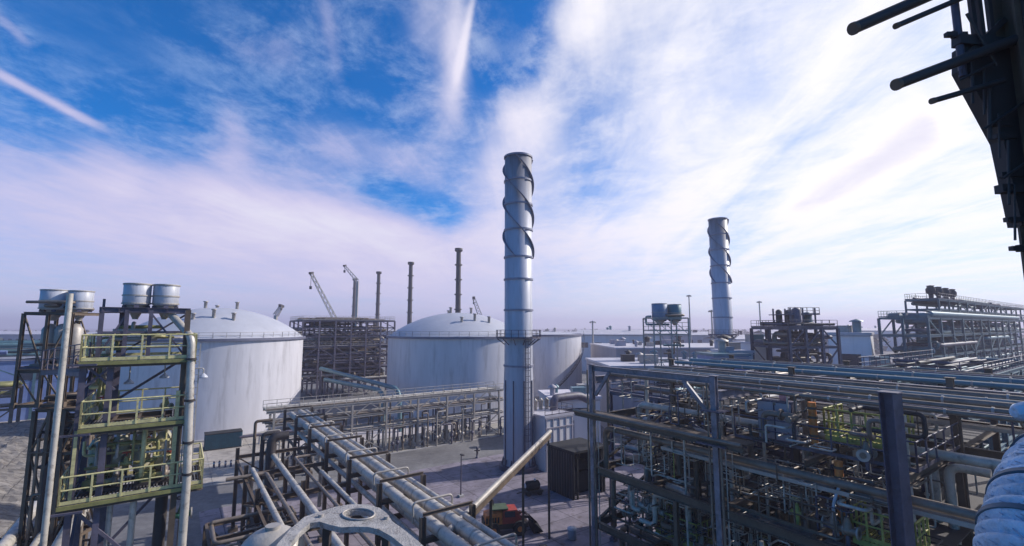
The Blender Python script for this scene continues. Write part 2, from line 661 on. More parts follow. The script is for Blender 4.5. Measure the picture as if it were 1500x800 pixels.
def build_ground():
    m = bpy.data.materials.new("gravel_ground")
    m.use_nodes = True
    nt = m.node_tree
    N, L = nt.nodes, nt.links
    b = N['Principled BSDF']
    b.inputs['Roughness'].default_value = 0.95
    tc = N.new('ShaderNodeTexCoord')

    def noise(s, d=6, r=0.65):
        n = N.new('ShaderNodeTexNoise')
        n.inputs['Scale'].default_value = s
        n.inputs['Detail'].default_value = d
        n.inputs['Roughness'].default_value = r
        L.new(tc.outputs['Object'], n.inputs['Vector'])
        return n.outputs[0]
    r1 = N.new('ShaderNodeValToRGB')
    e = r1.color_ramp.elements
    e[0].position, e[1].position = 0.35, 0.68
    e[0].color, e[1].color = (0.12, 0.115, 0.12, 1), (0.27, 0.26, 0.255, 1)
    L.new(noise(0.06), r1.inputs[0])
    r2 = N.new('ShaderNodeValToRGB')
    e = r2.color_ramp.elements
    e[0].position, e[1].position = 0.35, 0.65
    e[0].color, e[1].color = (0.62, 0.62, 0.62, 1), (1, 1, 1, 1)
    L.new(noise(1.3, 10, 0.75), r2.inputs[0])
    mx = N.new('ShaderNodeMix')
    mx.data_type = 'RGBA'
    mx.blend_type = 'MULTIPLY'
    mx.inputs[0].default_value = 1
    L.new(r1.outputs[0], mx.inputs[6])
    L.new(r2.outputs[0], mx.inputs[7])
    L.new(mx.outputs[2], b.inputs['Base Color'])
    bp = N.new('ShaderNodeBump')
    bp.inputs['Strength'].default_value = 0.5
    bp.inputs['Distance'].default_value = 0.08
    L.new(noise(6, 8), bp.inputs['Height'])
    L.new(bp.outputs[0], b.inputs['Normal'])
    g = MB()
    g.add([(-3800, -200, 0), (3800, -200, 0), (3800, 3400, 0), (-3800, 3400, 0)], [(0, 1, 2, 3)])
    structure("ground", g, m)

    def strip(name, p, dirv, length, width, z, mm):
        d = Vector(dirv).normalized()
        s = Vector((-d.y, d.x, 0))
        p = Vector((p[0], p[1], z))
        mb = MB()
        mb.add([p - s * width / 2, p + d * length - s * width / 2, p + d * length + s * width / 2, p + s * width / 2], [(0, 1, 2, 3)])
        return structure(name, mb, mm)
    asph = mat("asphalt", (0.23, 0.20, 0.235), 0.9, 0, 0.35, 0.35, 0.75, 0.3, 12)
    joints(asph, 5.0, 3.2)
    apron = mat("concrete_apron", (0.52, 0.47, 0.46), 0.9, 0, 0.2, 0.25, 0.45, 0.2, 8)
    joints(apron, 6.0, 5.0)
    tan = mat("packed_earth", (0.31, 0.285, 0.245), 0.95, 0, 0.25, 0.3, 0.15, 0.4, 6)
    p = G(330, 690)
    strip("road", p - B * 60, B, 190, 9.5, 0.012, tan)
    strip("apron", p - B * 60 - A * 13.2, B, 190, 15.5, 0.008, apron)
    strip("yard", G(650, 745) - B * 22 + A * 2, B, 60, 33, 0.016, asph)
    # kerbs as real steps along the road
    k = MB()
    for s in (-4.95, 5.0):
        a = p - B * 60 + A * s
        k.bar(a + UP * 0.06, a + B * 190 + UP * 0.06, 0.25, 0.13)
    structure("road_kerb", k, CONC)
    # paved slabs to the left
    sl = MB()
    for i in range(9):
        for j in range(12):
            q = G(20, 700) - B * 18 + B * (i * 6.05) - A * (j * 6.05 - 16)
            sl.box((q.x, q.y, 0.03), (6.0, 6.0, 0.06), GA)
    structure("paving", sl, mat("slab_concrete", (0.34, 0.305, 0.27), 0.9, 0, 0.35, 0.35, 0.6, 0.3, 8))
    # stony bank at the far left, falling towards the plant
    rng = random.Random(17)
    bk = MB()
    n, mm = 60, 26
    p0 = G(34, 775)
    v = []
    for i in range(n + 1):
        for j in range(mm + 1):
            q = p0 - A * (i * 0.95 - 4) - B * (j * 0.8 - 3)
            hgt = min(3.0, max(-0.1, (j - 3) * 0.3)) + rng.uniform(-0.2, 0.2) * (1 if j > 3 else 0.2)
            v.append((q.x + rng.uniform(-0.25, 0.25), q.y + rng.uniform(-0.25, 0.25), hgt))
    f = [(i * (mm + 1) + j, i * (mm + 1) + j + 1, (i + 1) * (mm + 1) + j + 1, (i + 1) * (mm + 1) + j) for i in range(n) for j in range(mm)]
    bk.add(v, f)
    stone = mat("bank_stone", (0.20, 0.18, 0.16), 0.95, 0, 0.5, 0.9, 0.8, 0.9, 3)
    joints(stone, 2.4, 1.15)
    structure("stony_bank", bk, stone)


build_ground()


# ------------------------------------------------------------------ storage tanks
def tank(label, c, r, h, rise, domed, a_stair):
    t = thing("storage_tank", label, "storage tank", c, 0, "white storage tanks")
    s = MB()
    s.lathe([(r, 0), (r, h)], n=96)
    # shell courses: a slim weld seam at every plate edge
    for k in range(1, 8):
        s.ring((0, 0, 0), r - 0.02, r + 0.012, h * k / 8 - 0.02, h * k / 8 + 0.02, 96)
    s.build("shell", WHITE, t)
    cb = MB()
    cb.ring((0, 0, 0), r, r + 0.45, h - 0.35, h + 0.12, 96)
    cb.build_each("rim_girder", mat("rim_paint", (0.13, 0.13, 0.18), 0.5, 0, 0.2, 0.5), t)
    rf = MB()
    if domed:
        rr = (r * r + rise * rise) / (2 * rise)
        am = math.asin(r / rr)
        rf.lathe([(rr * math.sin(am * (1 - k / 14)), h + rr * math.cos(am * (1 - k / 14)) - (rr - rise)) for k in range(14)] + [(0.01, h + rise)], n=96)
    else:
        rf.lathe([(r, h), (r * 0.5, h + 0.6), (0.01, h + 0.9)], n=96)
    roof = rf.build("roof", mat("dome_paint", (0.42, 0.42, 0.46), 0.5, 0, 0.08, 0.3, 0.08), t)
    if domed:
        nz = MB()
        rr = (r * r + rise * rise) / (2 * rise)
        for a, q, hh in ((0.4, 0.2, 1.3), (2.2, 0.3, 1.0), (4.0, 0.15, 1.2), (5.2, 0.62, 1.4), (5.5, 0.68, 1.2), (4.9, 0.66, 0.9)):
            x, y = r * q * math.cos(a), r * q * math.sin(a)
            z = h + math.sqrt(rr * rr - (r * q) ** 2) - (rr - rise)
            nz = MB()
            nz.lathe([(0.3, -0.4), (0.3, hh), (0.45, hh), (0.45, hh + 0.2), (0.01, hh + 0.22)], (x, y, z), 10)
            nz.build("roof_nozzle", GALV, roof)
        ra = MB()
        for k in range(24):
            a0, a1 = 2 * math.pi * k / 24, 2 * math.pi * (k + 1) / 24
            p0 = (r * 0.985 * math.cos(a0), r * 0.985 * math.sin(a0), h + 0.1)
            p1 = (r * 0.985 * math.cos(a1), r * 0.985 * math.sin(a1), h + 0.1)
            ra.rail([p0, p1], 1.1, 2.2, 0.03, True, False)
        ra.build("handrail", GALV, roof)
    st = MB()
    n = 46
    pr = None
    for k in range(n):
        a = a_stair + k * 0.030
        z = h * (k + 1) / n
        x, y = math.cos(a), math.sin(a)
        st.box(((r + 0.55) * x, (r + 0.55) * y, z), (0.9, 0.42, 0.05), a)
        q = Vector(((r + 1.0) * x, (r + 1.0) * y, z))
        if pr is not None:
            st.bar(pr, q, 0.05, 0.25)
            st.cyl(pr + UP * 1.05, q + UP * 1.05, 0.03, 5)
        if k % 4 == 0:
            st.bar(q, q + UP * 1.05, 0.05)
        pr = q
    st.build("spiral_stair", DARK if not domed else GALV, t)
    bb = MB()
    bb.ring((0, 0, 0), r, r + 0.6, 0.0, 0.35, 96)
    bb.build("base_ring", CONC, t)
    return t


tank("white domed storage tank beside the yellow railed tower, long dark container at its foot", (-61.6, 97.8, 0), 16.5, 17.6, 6.2, True, R(95))
tank("white domed storage tank directly left of the tallest chimney, behind the pipe bridge", (-13.2, 114.4, 0), 16.5, 17.6, 5.6, True, R(80))
tank("flat topped white tank half hidden behind the tallest chimney, dark slanting stair", (5.5, 149.9, 0), 16.5, 17.4, 0, False, R(-75))


# ------------------------------------------------------------------ the two wrapped chimneys
def chimney(label, c, r, h, zring, nturn, rot):
    t = thing("wrapped_chimney", label, "chimney", c, rot, "tall grey chimneys with spiral fins")
    s = MB()
    s.lathe([(r * 1.04, 0), (r * 1.04, zring - 6), (r, zring - 4), (r, h), (r - 0.12, h), (r - 0.12, h - 3)], n=40)
    s.build("flue", STACKM, t)
    bn = MB()
    for z in (zring + 4, zring + 8.5, h * 0.66, h * 0.75, h * 0.835, h * 0.915, h - 0.1, zring - 4):
        bn.ring((0, 0, 0), r - 0.02, r + 0.14, z - 0.13, z + 0.13, 40)
    bn.build_each("stiffener", mat("stiffener_paint", (0.20, 0.20, 0.26), 0.5, 0, 0.2, 0.6), t)
    # helical strakes: thin fins that wind round the top
    z0 = h * 0.66
    for q in range(3):
        fin = MB()
        n = 60
        v = []
        for k in range(n + 1):
            z = z0 + (h - 0.2 - z0) * k / n
            a = 2 * math.pi * (q / 3) - 2 * math.pi * nturn * k / n
            ca, sa = math.cos(a), math.sin(a)
            for rr, dz in ((r - 0.03, -0.05), (r + 0.36, -0.05), (r + 0.36, 0.05), (r - 0.03, 0.05)):
                v.append((rr * ca, rr * sa, z + dz))
        fs = []
        for k in range(n):
            for i in range(4):
                j = (i + 1) % 4
                fs.append((k * 4 + i, k * 4 + j, k * 4 + 4 + j, k * 4 + 4 + i))
        fs += [(0, 1, 2, 3), (n * 4 + 3, n * 4 + 2, n * 4 + 1, n * 4)]
        fin.add(v, fs)
        fin.build("spiral_fin", mat("fin_paint", (0.15, 0.15, 0.20), 0.5, 0, 0.2, 0.6), t)
    pl = MB()
    pl.ring((0, 0, 0), r, r + 1.25, zring - 0.12, zring, 40)
    for k in range(12):
        a = 2 * math.pi * k / 12
        pl.bar((r * math.cos(a), r * math.sin(a), zring - 1.0), ((r + 1.2) * math.cos(a), (r + 1.2) * math.sin(a), zring - 0.12), 0.1)
    plat = pl.build("ring_platform", STEEL, t)
    ra = MB()
    for k in range(20):
        a0, a1 = 2 * math.pi * k / 20, 2 * math.pi * (k + 1) / 20
        ra.rail([((r + 1.2) * math.cos(a0), (r + 1.2) * math.sin(a0), zring), ((r + 1.2) * math.cos(a1), (r + 1.2) * math.sin(a1), zring)], 1.1, 1.0, 0.03)
    ra.build("handrail", STEEL, plat)
    ld = MB()
    a = R(-60) - rot
    ld.ladder((r * 1.12 * math.cos(a), r * 1.12 * math.sin(a), 2.0), zring - 2.0, (-math.sin(a), math.cos(a), 0), (math.cos(a), math.sin(a), 0), 0.5)
    ld.build("ladder", STEEL, t)
    fl = MB()
    fl.ring((0, 0, 0), r * 1.04, r * 1.35, 0, 0.6, 40)
    for k in range(16):
        a = 2 * math.pi * k / 16
        fl.bar((r * 1.18 * math.cos(a), r * 1.18 * math.sin(a), 0.6), (r * 1.06 * math.cos(a), r * 1.06 * math.sin(a), 1.5), 0.12)
    fl.build("base_flange", STEEL, t)
    gg = MB()
    for k in range(5):
        a = R(-150 + 40 * k) - rot
        gg.cyl((r * 1.07 * math.cos(a), r * 1.07 * math.sin(a), 0.6), (r * 1.07 * math.cos(a), r * 1.07 * math.sin(a), zring - 6), 0.09, 6)
    gg.build_each("conduit", STEEL, t)
    return t


chimney("tallest grey chimney with dark spiral fins, standing on the open yard before the white tanks", (0.95, 68.5, 0), 2.05, 45.6, 18.3, 1.0, 0.3)
chimney("grey chimney with dark spiral fins, rising from the low roofs behind the dark pipe rack", (49.7, 110, 0), 2.1, 45.6, 18.0, 1.0, -0.4)

# ------------------------------------------------------------------ slim far chimneys
for i, (u, vt, d, lab) in enumerate(((672, 364, 200, "tallest slim dark chimney, directly above the dome of the middle white tank"),
                                     (602, 384, 243, "slim dark chimney second in height, over the left shoulder of the middle dome"),
                                     (555, 398, 288, "slim dark chimney over the lattice plant, right of the tower with the crane boom"),
                                     (520, 408, 330, "shortest slim dark chimney, standing close beside the crane boom above the lattice plant"))):
    top = P(u, vt, d)
    t = thing("slim_chimney", lab, "chimney", (top.x, top.y, 0), 0, "slim dark chimneys far behind the tanks")
    s = MB()
    s.lathe([(1.5, 0), (1.15, top.z * 0.5), (1.0, top.z - 1.5)], n=14)
    s.build("flue", DARK, t)
    cp = MB()
    cp.lathe([(1.0, top.z - 1.6), (1.7, top.z - 1.2), (1.7, top.z), (0.2, top.z + 0.2)], n=14)
    cp.build("flare_tip", DARK, t)
    rg = MB()
    for k in range(4):
        z = top.z * (0.50 + 0.12 * k)
        rg.ring((0, 0, 0), 1.0, 1.6, z, z + 0.5, 14)
    rg.build_each("ring_platform", DARK, t)


# ------------------------------------------------------------------ far crawler cranes
def crane(label, base, tip, w, d):
    a, b = P(*base, d), P(*tip, d)
    t = thing("crawler_crane", label, "crane", (0, 0, 0), 0, "far cranes at work")
    ax = (b - a)
    mb = MB()
    dd, s, u = mb.frame_of(a, b)
    n = max(6, int(ax.length / (w * 1.6)))
    cs = [(-1, -1), (1, -1), (1, 1), (-1, 1)]

    def pt(k, c):
        q = w / 2 * (1 - 0.35 * k / n)
        return a + ax * (k / n) + s * (c[0] * q) + u * (c[1] * q)
    for k in range(n):
        for i in range(4):
            mb.bar(pt(k, cs[i]), pt(k + 1, cs[i]), w * 0.13)
            mb.bar(pt(k, cs[i]), pt(k + 1, cs[(i + 1) % 4]), w * 0.09)
    mb.build("boom", GALV, t)
    hb = MB()
    hb.bar(b - s * w, b + s * w * 0.9 + UP * 0.5, w * 0.6)
    hb.cyl(b, b - UP * ax.length * 0.25, 0.1, 5)
    hb.box(b - UP * ax.length * 0.26, (0.8, 0.8, 1.2))
    hb.build("hook_block", DARK, t)
    cb = MB()
    cb.box((a.x, a.y, 2.6), (4, 5, 2.6), 0.4)
    cb.box((a.x, a.y, 0.6), (6, 6.5, 1.2), 0.4)
    cb.build("crawler_base", BROWN, t)
    mast = MB()
    mast.bar((a.x, a.y, 3), a, w * 0.7)
    mast.build("lower_boom", GALV, t)
    return t


crane("leaning lattice crane boom at the left end of the dark lattice plant", (492, 470), (456, 401), 1.5, 190)
crane("luffing crane jib on a mast between the lattice plant and the slim chimneys", (524, 412), (505, 390), 1.4, 230)
crane("small far crane boom sticking up behind the middle dome, right of the tallest slim chimney", (703, 462), (694, 437), 2.0, 240)
crane("small far crane boom peeping over the dome of the big left tank", (404, 462), (412, 449), 2.0, 240)

# ------------------------------------------------------------------ lamp masts far right
for u, vt, d, lab in ((1009, 432, 190, "thin pale mast left of the second wrapped chimney"), (1042, 454, 150, "short thin mast hugging the left side of the second wrapped chimney"),
                      (1112, 441, 190, "thin pale mast between the second wrapped chimney and the dark tower module"), (868, 470, 150, "short mast on the flat roofs right of the tallest chimney")):
    tp = P(u, vt, d)
    t = thing("light_mast", lab, "mast", (tp.x, tp.y, 0), 0, "far light masts")
    m = MB()
    m.tube([(0, 0, 0), (0, 0, tp.z)], [0.45, 0.22], 8)
    m.build("pole", GALV, t)
    h = MB()
    h.ring((0, 0, 0), 0.2, 0.9, tp.z - 0.4, tp.z - 0.2, 10)
    for k in range(4):
        h.box((0.8 * math.cos(k * 1.57), 0.8 * math.sin(k * 1.57), tp.z - 0.55), (0.4, 0.4, 0.35), k * 1.57)
    h.build("lamp_ring", GALV, t)


# ------------------------------------------------------------------ helpers for process plant
def rroute(rng, lo, hi, legs, first=None):
    """a random orthogonal pipe route inside a box"""
    p = Vector([rng.uniform(lo[i], hi[i]) for i in range(3)])
    pts, last = [p.copy()], -1
    for k in range(legs):
        ax = first if (k == 0 and first is not None) else rng.choice([i for i in (0, 1, 2, 0, 1) if i != last])
        q = p.copy()
        span = hi[ax] - lo[ax]
        for _ in range(8):
            q[ax] = rng.uniform(lo[ax], hi[ax])
            if abs(q[ax] - p[ax]) > span * 0.18:
                break
        if abs(q[ax] - p[ax]) < 0.15:
            continue
        pts.append(q.copy())
        p, last = q, ax
    return pts


def lin(a, b, n):
    return [a + (b - a) * k / (n - 1) for k in range(n)] if n > 1 else [(a + b) / 2]


def module(name, label, cat, o, rot, xs, ys, zs, m, seed, col=0.35, beam=0.32, clutter=0, cm=None, crad=(0.08, 0.3), braces=0.5,
           rails=(), railm=None, plates=(), vessels=0, vm=None, group=None, zbase=0.0, top_over=0.0):
    rng = random.Random(seed)
    t = thing(name, label, cat, (o[0], o[1], 0), rot, group)
    for x in xs:
        for y in ys:
            c = MB()
            c.hbeam((x, y, zbase), (x, y, zs[-1] + top_over), col, col, col * 0.1)
            c.box((x, y, zbase + 0.15), (col * 1.5, col * 1.5, 0.3))
            c.build("column", m, t)
    for z in zs:
        f = MB()
        for y in ys:
            f.hbeam((xs[0], y, z), (xs[-1], y, z), beam * 0.6, beam, beam * 0.1)
        for x in xs:
            f.hbeam((x, ys[0], z - 0.012), (x, ys[-1], z - 0.012), beam * 0.6, beam, beam * 0.1)
        if z in plates:
            nx = max(1, len(xs) - 1)
            for i in range(nx):
                if len(xs) > 1 and rng.random() < 0.8:
                    f.box(((xs[i] + xs[i + 1]) / 2, (ys[0] + ys[-1]) / 2, z + beam / 2 + 0.03), (xs[i + 1] - xs[i] - 0.06, ys[-1] - ys[0] + 0.4, 0.05))
        f.build("floor_frame", m, t)
    br = MB()
    zz = [zbase] + list(zs)
    for i in range(len(xs) - 1):
        for y in (ys[0], ys[-1]):
            for k in range(len(zz) - 1):
                if rng.random() < braces:
                    if rng.random() < 0.5:
                        br.bar((xs[i], y, zz[k]), (xs[i + 1], y, zz[k + 1]), col * 0.45)
                    else:
                        br.bar((xs[i + 1], y, zz[k]), (xs[i], y, zz[k + 1]), col * 0.45)
    if br.v:
        br.build_each("brace", m, t)
    for z in rails:
        r = MB()
        e = beam / 2 + 0.06
        x0, x1, y0, y1 = xs[0], xs[-1], ys[0], ys[-1]
        r.rail([(x0, y0, z + e), (x1, y0, z + e), (x1, y1, z + e), (x0, y1, z + e), (x0, y0, z + e)], 1.1, 1.5, 0.03)
        r.build("handrail", railm or m, t)
    cms = cm or [PIPEDULL]
    lo = (xs[0], ys[0], zbase + 0.6)
    hi = (xs[-1], ys[-1], zs[-1] + 0.8)
    for k in range(clutter):
        q = MB()
        z = rng.choice(zs) + beam / 2
        rad = rng.uniform(*crad)
        l2 = (lo[0], lo[1], z + rad * 0.6)
        h2 = (hi[0], hi[1], min(hi[2], z + 2.6))
        q.pipe(rroute(rng, l2, h2, rng.choice((2, 3, 4, 5)), 0 if rng.random() < 0.5 else None), rad, n=8)
        q.build("pipe_run", rng.choice(cms), t)
    for k in range(vessels):
        q = MB()
        z = rng.choice(zs[:-1] if len(zs) > 1 else zs) + beam / 2
        rad = rng.uniform(0.5, 1.0)
        x, y = rng.uniform(lo[0] + 1, hi[0] - 1), rng.uniform(lo[1] + 1, hi[1] - 1)
        if rng.random() < 0.5:
            h = rng.uniform(1.6, 3.0)
            q.lathe([(0.01, 0.1), (rad * 0.7, 0.15), (rad, 0.5), (rad, h - 0.4), (rad * 0.7, h - 0.1), (0.01, h)], (x, y, z), 16)
            for a in range(4):
                q.bar((x + rad * 0.8 * math.cos(a * 1.57), y + rad * 0.8 * math.sin(a * 1.57), z), (x + rad * 0.8 * math.cos(a * 1.57), y + rad * 0.8 * math.sin(a * 1.57), z + 0.5), 0.1)
        else:
            h = rng.uniform(2.0, 4.0)
            q.tube([(x - h / 2, y, z + rad + 0.3), (x - h / 2 + 0.3, y, z + rad + 0.3), (x + h / 2 - 0.3, y, z + rad + 0.3), (x + h / 2, y, z + rad + 0.3)], [rad * 0.55, rad, rad, rad * 0.55], 16)
            for s in (-1, 1):
                q.box((x + s * h * 0.3, y, z + 0.25 + rad * 0.2), (0.25, rad * 1.2, 0.5 + rad * 0.4))
        q.build("vessel", rng.choice(vm or [DRUMM]), t)
    return t


def building(name, label, cat, o, rot, lx, ly, h, wallm, roofm, group=None, pitch=0.0, details=0, seed=1):
    t = thing(name, label, cat, (o[0], o[1], 0), rot, group)
    w = MB()
    w.box((lx / 2, ly / 2, h / 2), (lx, ly, h))
    wall = w.build("wall", wallm, t)
    r = MB()
    if pitch > 0:
        e = 0.5
        v = [(-e, -e, h), (lx + e, -e, h), (lx + e, ly + e, h), (-e, ly + e, h), (-e, ly / 2, h + pitch), (lx + e, ly / 2, h + pitch)]
        v += [(x, y, z + 0.25) for x, y, z in v]
        r.add(v, [(0, 1, 5, 4), (4, 5, 2, 3), (7, 6, 10, 11), (11, 10, 9, 8), (0, 6, 7, 1), (3, 2, 8, 9), (0, 4, 10, 6), (4, 3, 9, 10), (1, 7, 11, 5), (5, 11, 8, 2)])
    else:
        r.box((lx / 2, ly / 2, h + 0.2), (lx + 0.5, ly + 0.5, 0.4))
    roof = r.build("roof", roofm, t)
    gt = MB()
    gt.box((lx / 2, -0.3, h - 0.25), (lx, 0.16, 0.2))
    gt.build("gutter", GREYWALL, t)
    rng = random.Random(seed)
    for k in range(details):
        d = MB()
        x, y = rng.uniform(0.1, 0.9) * lx, rng.uniform(0.15, 0.85) * ly
        z = h + 0.4 + (pitch * (1 - abs(y - ly / 2) / (ly / 2)) if pitch else 0)
        s = rng.uniform(0.8, 2.2)
        if rng.random() < 0.5:
            d.box((x, y, z + s * 0.35), (s * 1.5, s, s * 0.7 + 0.4))
            d.box((x, y, z + s * 0.75 + 0.1), (s * 1.6, s * 1.1, 0.1))
        else:
            d.cyl((x, y, z - 0.4), (x, y, z + s), s * 0.35, 12)
            d.lathe([(s * 0.6, s), (s * 0.55, s + 0.2), (0.01, s + 0.6)], (x, y, z), 12)
        d.build("roof_vent", rng.choice([GALV, GREYWALL, DARK, TEALP]), roof)
    n = max(1, int(lx / 6))
    for k in range(n):
        d = MB()
        x = (k + 0.5) * lx / n
        d.box((x, -0.03, h * 0.72), (lx / n * 0.5, 0.1, h * 0.14))
        d.build("window", GLASS, wall)
    d = MB()
    d.box((lx * 0.3, -0.04, 1.9), (3.2, 0.12, 3.8))
    d.build("door", GREYWALL if wallm is not GREYWALL else STEEL, wall)
    return t


# ------------------------------------------------------------------ far field
def far_field():
    rng = random.Random(5)
    tr = MB()
    for k in range(900):
        az = R(rng.uniform(-58, 62))
        d = rng.uniform(420, 1400)
        x, y = d * math.sin(az), d * math.cos(az)
        h = rng.uniform(5, 13)
        for q in range(16):
            a, r, z = rng.uniform(0, 6.28), rng.uniform(0, h * 0.45), rng.uniform(0.15, 1) * h
            r *= math.sqrt(max(0.1, 1 - (2 * z / h - 1.1) ** 2 * 0.7))
            c = Vector((x + r * math.cos(a), y + r * math.sin(a), z))
            s = h * rng.uniform(0.12, 0.24)
            u = Vector((rng.uniform(-1, 1), rng.uniform(-1, 1), rng.uniform(-0.4, 0.4))).normalized()
            w = u.cross(Vector((rng.uniform(-1, 1), rng.uniform(-1, 1), rng.uniform(-1, 1)))).normalized()
            tr.add([c - u * s - w * s * 0.6, c + u * s - w * s, c + u * s * 0.8 + w * s, c - u * s * 0.7 + w * s * 0.8], [(0, 1, 2, 3)])
    o = tr.build("distant_wood", LEAF)
    tag(o, "dark line of far trees along the horizon behind the plant", "trees", kind='stuff')
    sheds = [(30, 476, 330, 60, 14), (150, 476, 420, 80, 12), (800, 480, 260, 40, 14.5), (905, 487, 210, 36, 16.0), (1180, 480, 300, 50, 15), (1020, 486, 300, 60, 14), (1120, 490, 240, 34, 13),
             (1290, 480, 380, 70, 16), (545, 478, 420, 60, 15), (1420, 480, 420, 80, 18)]
    labs = ["long low shed on the far left horizon behind the teal pipe racks", "low shed on the horizon behind the drums of the left towers", "low shed behind the flat topped tank and the tallest chimney",
            "pale roofed warehouse left of the blue drum tower on the right", "low shed on the horizon left of the dark tower module", "long low shed behind the second wrapped chimney",
            "small shed on the plain right of the second wrapped chimney", "low shed on the horizon between white wall building and teal frames", "low shed on the horizon behind the lattice plant", "long shed on the horizon behind the long fan rack"]
    for (u, v, d, w, h), lab in zip(sheds, labs):
        p = P(u, v, d)
        building("warehouse", lab, "warehouse", (p.x - w / 2, d), R(rng.uniform(-12, 12)), w, 24, h, GREYWALL if h < 16 else PALEWALL, ROOFM, "sheds along the horizon", 2.0, 3, int(u))


far_field()

# ------------------------------------------------------------------ plant between the tanks
module("lattice_plant", "dark many storeyed lattice process plant standing between the two domed tanks", "process plant", G(438, 588)[:2], ROT_B,
       lin(0, 26, 7), lin(0, 18, 4), [4.5, 8.0, 11.2, 14.2, 17.0, 19.4, 21.4], STEEL, 3, 0.4, 0.35, 90, [PIPEDULL, STEEL, GALV, PIPEDULL, BROWN], (0.12, 0.4), 0.7,
       (21.4, 14.2), GALV, (21.4, 14.2, 8.0), 12, [PIPEDULL, GREYWALL])
for i, (q, lab) in enumerate((((470, 540, 108), "upper of two pale pipes bending down in front of the lattice plant"), ((476, 556, 104), "lower of two pale pipes bending down in front of the lattice plant"))):
    a = P(*q)
    b = P(585 - 24 * i, 570 + 2 * i, 92 + i)
    m = MB()
    m.pipe([(a.x, a.y, a.z), (b.x, b.y, b.z), (b.x + 0.5, b.y - 0.8, 0)], 0.42, 2.0)
    tag(m.build("bent_pipe", TEALP), lab, "pipe", "two pale bent pipes")
    # post that carries the far end
    s = MB()
    s.bar((a.x, a.y, 0), (a.x, a.y, a.z - 0.42), 0.4)
    tag(s.build("pipe_post", STEEL), "post under the far end of the %s pale bent pipe" % ("upper", "lower")[i], "post")

# left far: teal racks
module("far_pipe_rack", "long teal pipe rack on the far left behind the two drum towers", "pipe rack", (-135, 80), ROT_B, lin(0, 62, 9), [0, 6], [8, 12, 15.5], TEAL, 4, 0.5, 0.45, 20,
       [TEALP, TEAL, PIPEDULL, BLUEP], (0.2, 0.5), 0.4, (15.5,), TEAL)
module("far_pipe_rack", "lower dull pipe rack with yellowish pipes on the far left before the teal one", "pipe rack", (-112, 66), ROT_B, lin(0, 30, 6), [0, 5], [5.5, 9.0], BROWN, 14, 0.45, 0.4, 14,
       [OLIVE, TEALP, PIPEDULL], (0.2, 0.45), 0.4)
building("low_building", "blue walled low building on the far left between the pipe racks", "building", (-118, 92), ROT_B, 34, 12, 13, BLUEP, ROOFM, None, 0, 4, 8)

# ------------------------------------------------------------------ pipe bridge in front of the domed tanks
def pipe_bridge():
    o = G(402, 602, 8.2)
    t = thing("pipe_bridge", "pale pipe bridge with handrails crossing in front of the two domed tanks", "pipe bridge", (o.x, o.y, 0), ROT_B)
    n = 8
    step = 5.4
    for k in range(n):
        for y in (0, 3.2):
            c = MB()
            c.hbeam((k * step, y, 0), (k * step, y, 8.0), 0.3, 0.3)
            c.box((k * step, y, 0.2), (0.9, 0.9, 0.4))
            c.build("column", GALV, t)
    L = (n - 1) * step
    for z in (4.0, 6.2, 8.0):
        f = MB()
        for y in (0, 3.2):
            f.hbeam((-1, y, z), (L + 1, y, z), 0.22, 0.32)
        for k in range(n):
            f.hbeam((k * step, 0, z - 0.01), (k * step, 3.2, z - 0.01), 0.2, 0.3)
        f.build("floor_frame", GALV, t)
    br = MB()
    for k in range(n - 1):
        br.bar((k * step, 0, 6.2), ((k + 0.5) * step, 0, 8.0), 0.14)
        br.bar(((k + 0.5) * step, 0, 8.0), ((k + 1) * step, 0, 6.2), 0.14)
        if k % 2 == 0:
            br.bar((k * step, 0, 0.4), ((k + 1) * step, 0, 4.0), 0.14)
            br.bar(((k + 1) * step, 0, 0.4), (k * step, 0, 4.0), 0.14)
    br.build_each("brace", GALV, t)
    r = MB()
    r.rail([(-1, -0.1, 8.17), (L + 1, -0.1, 8.17)], 1.1, 1.8, 0.035)
    r.rail([(-1, 3.3, 8.17), (L + 1, 3.3, 8.17)], 1.1, 1.8, 0.035)
    r.build("handrail", GALV, t)
    rng = random.Random(8)
    for z, ys in ((8.17, (0.6, 1.3, 2.0, 2.7)), (6.37, (0.4, 0.9, 1.5, 2.3, 2.9)), (4.17, (0.5, 1.3, 2.0, 2.8))):
        for y in ys:
            q = MB()
            rr = rng.uniform(0.12, 0.24)
            x1 = L + 1 if rng.random() < 0.7 else L * rng.uniform(0.4, 0.8)
            pts = [(-1, y, z + rr), (x1, y, z + rr)]
            if x1 < L:
                pts.append((x1, y, 0.3))
            q.pipe(pts, rr, 0.6, 8)
            for k in range(5):
                x = rng.uniform(0, x1 - 1)
                q.cyl((x, y, z + rr), (x + 0.12, y, z + rr), rr * 1.5, 8)
            o2 = q.build("long_pipe", rng.choice([PIPE, GALV, PIPEDULL]), t)
    # small drop legs and valves under the bridge
    for k in range(80):
        q = MB()
        x, y = rng.uniform(0, L), rng.uniform(-1.2, 3.5)
        z = rng.choice((4.0, 6.2))
        q.pipe([(x, y, 0.1), (x, y, z - 0.6), (x + rng.uniform(-2, 2), y, z - 0.6)], rng.uniform(0.07, 0.16), n=7)
        q.lathe([(0.01, 0), (0.28, 0.05), (0.28, 0.5), (0.01, 0.55)], (x, y, 1.2), 8)
        q.build("drop_leg", rng.choice([PIPEDULL, STEEL, GALV]), t)


pipe_bridge()


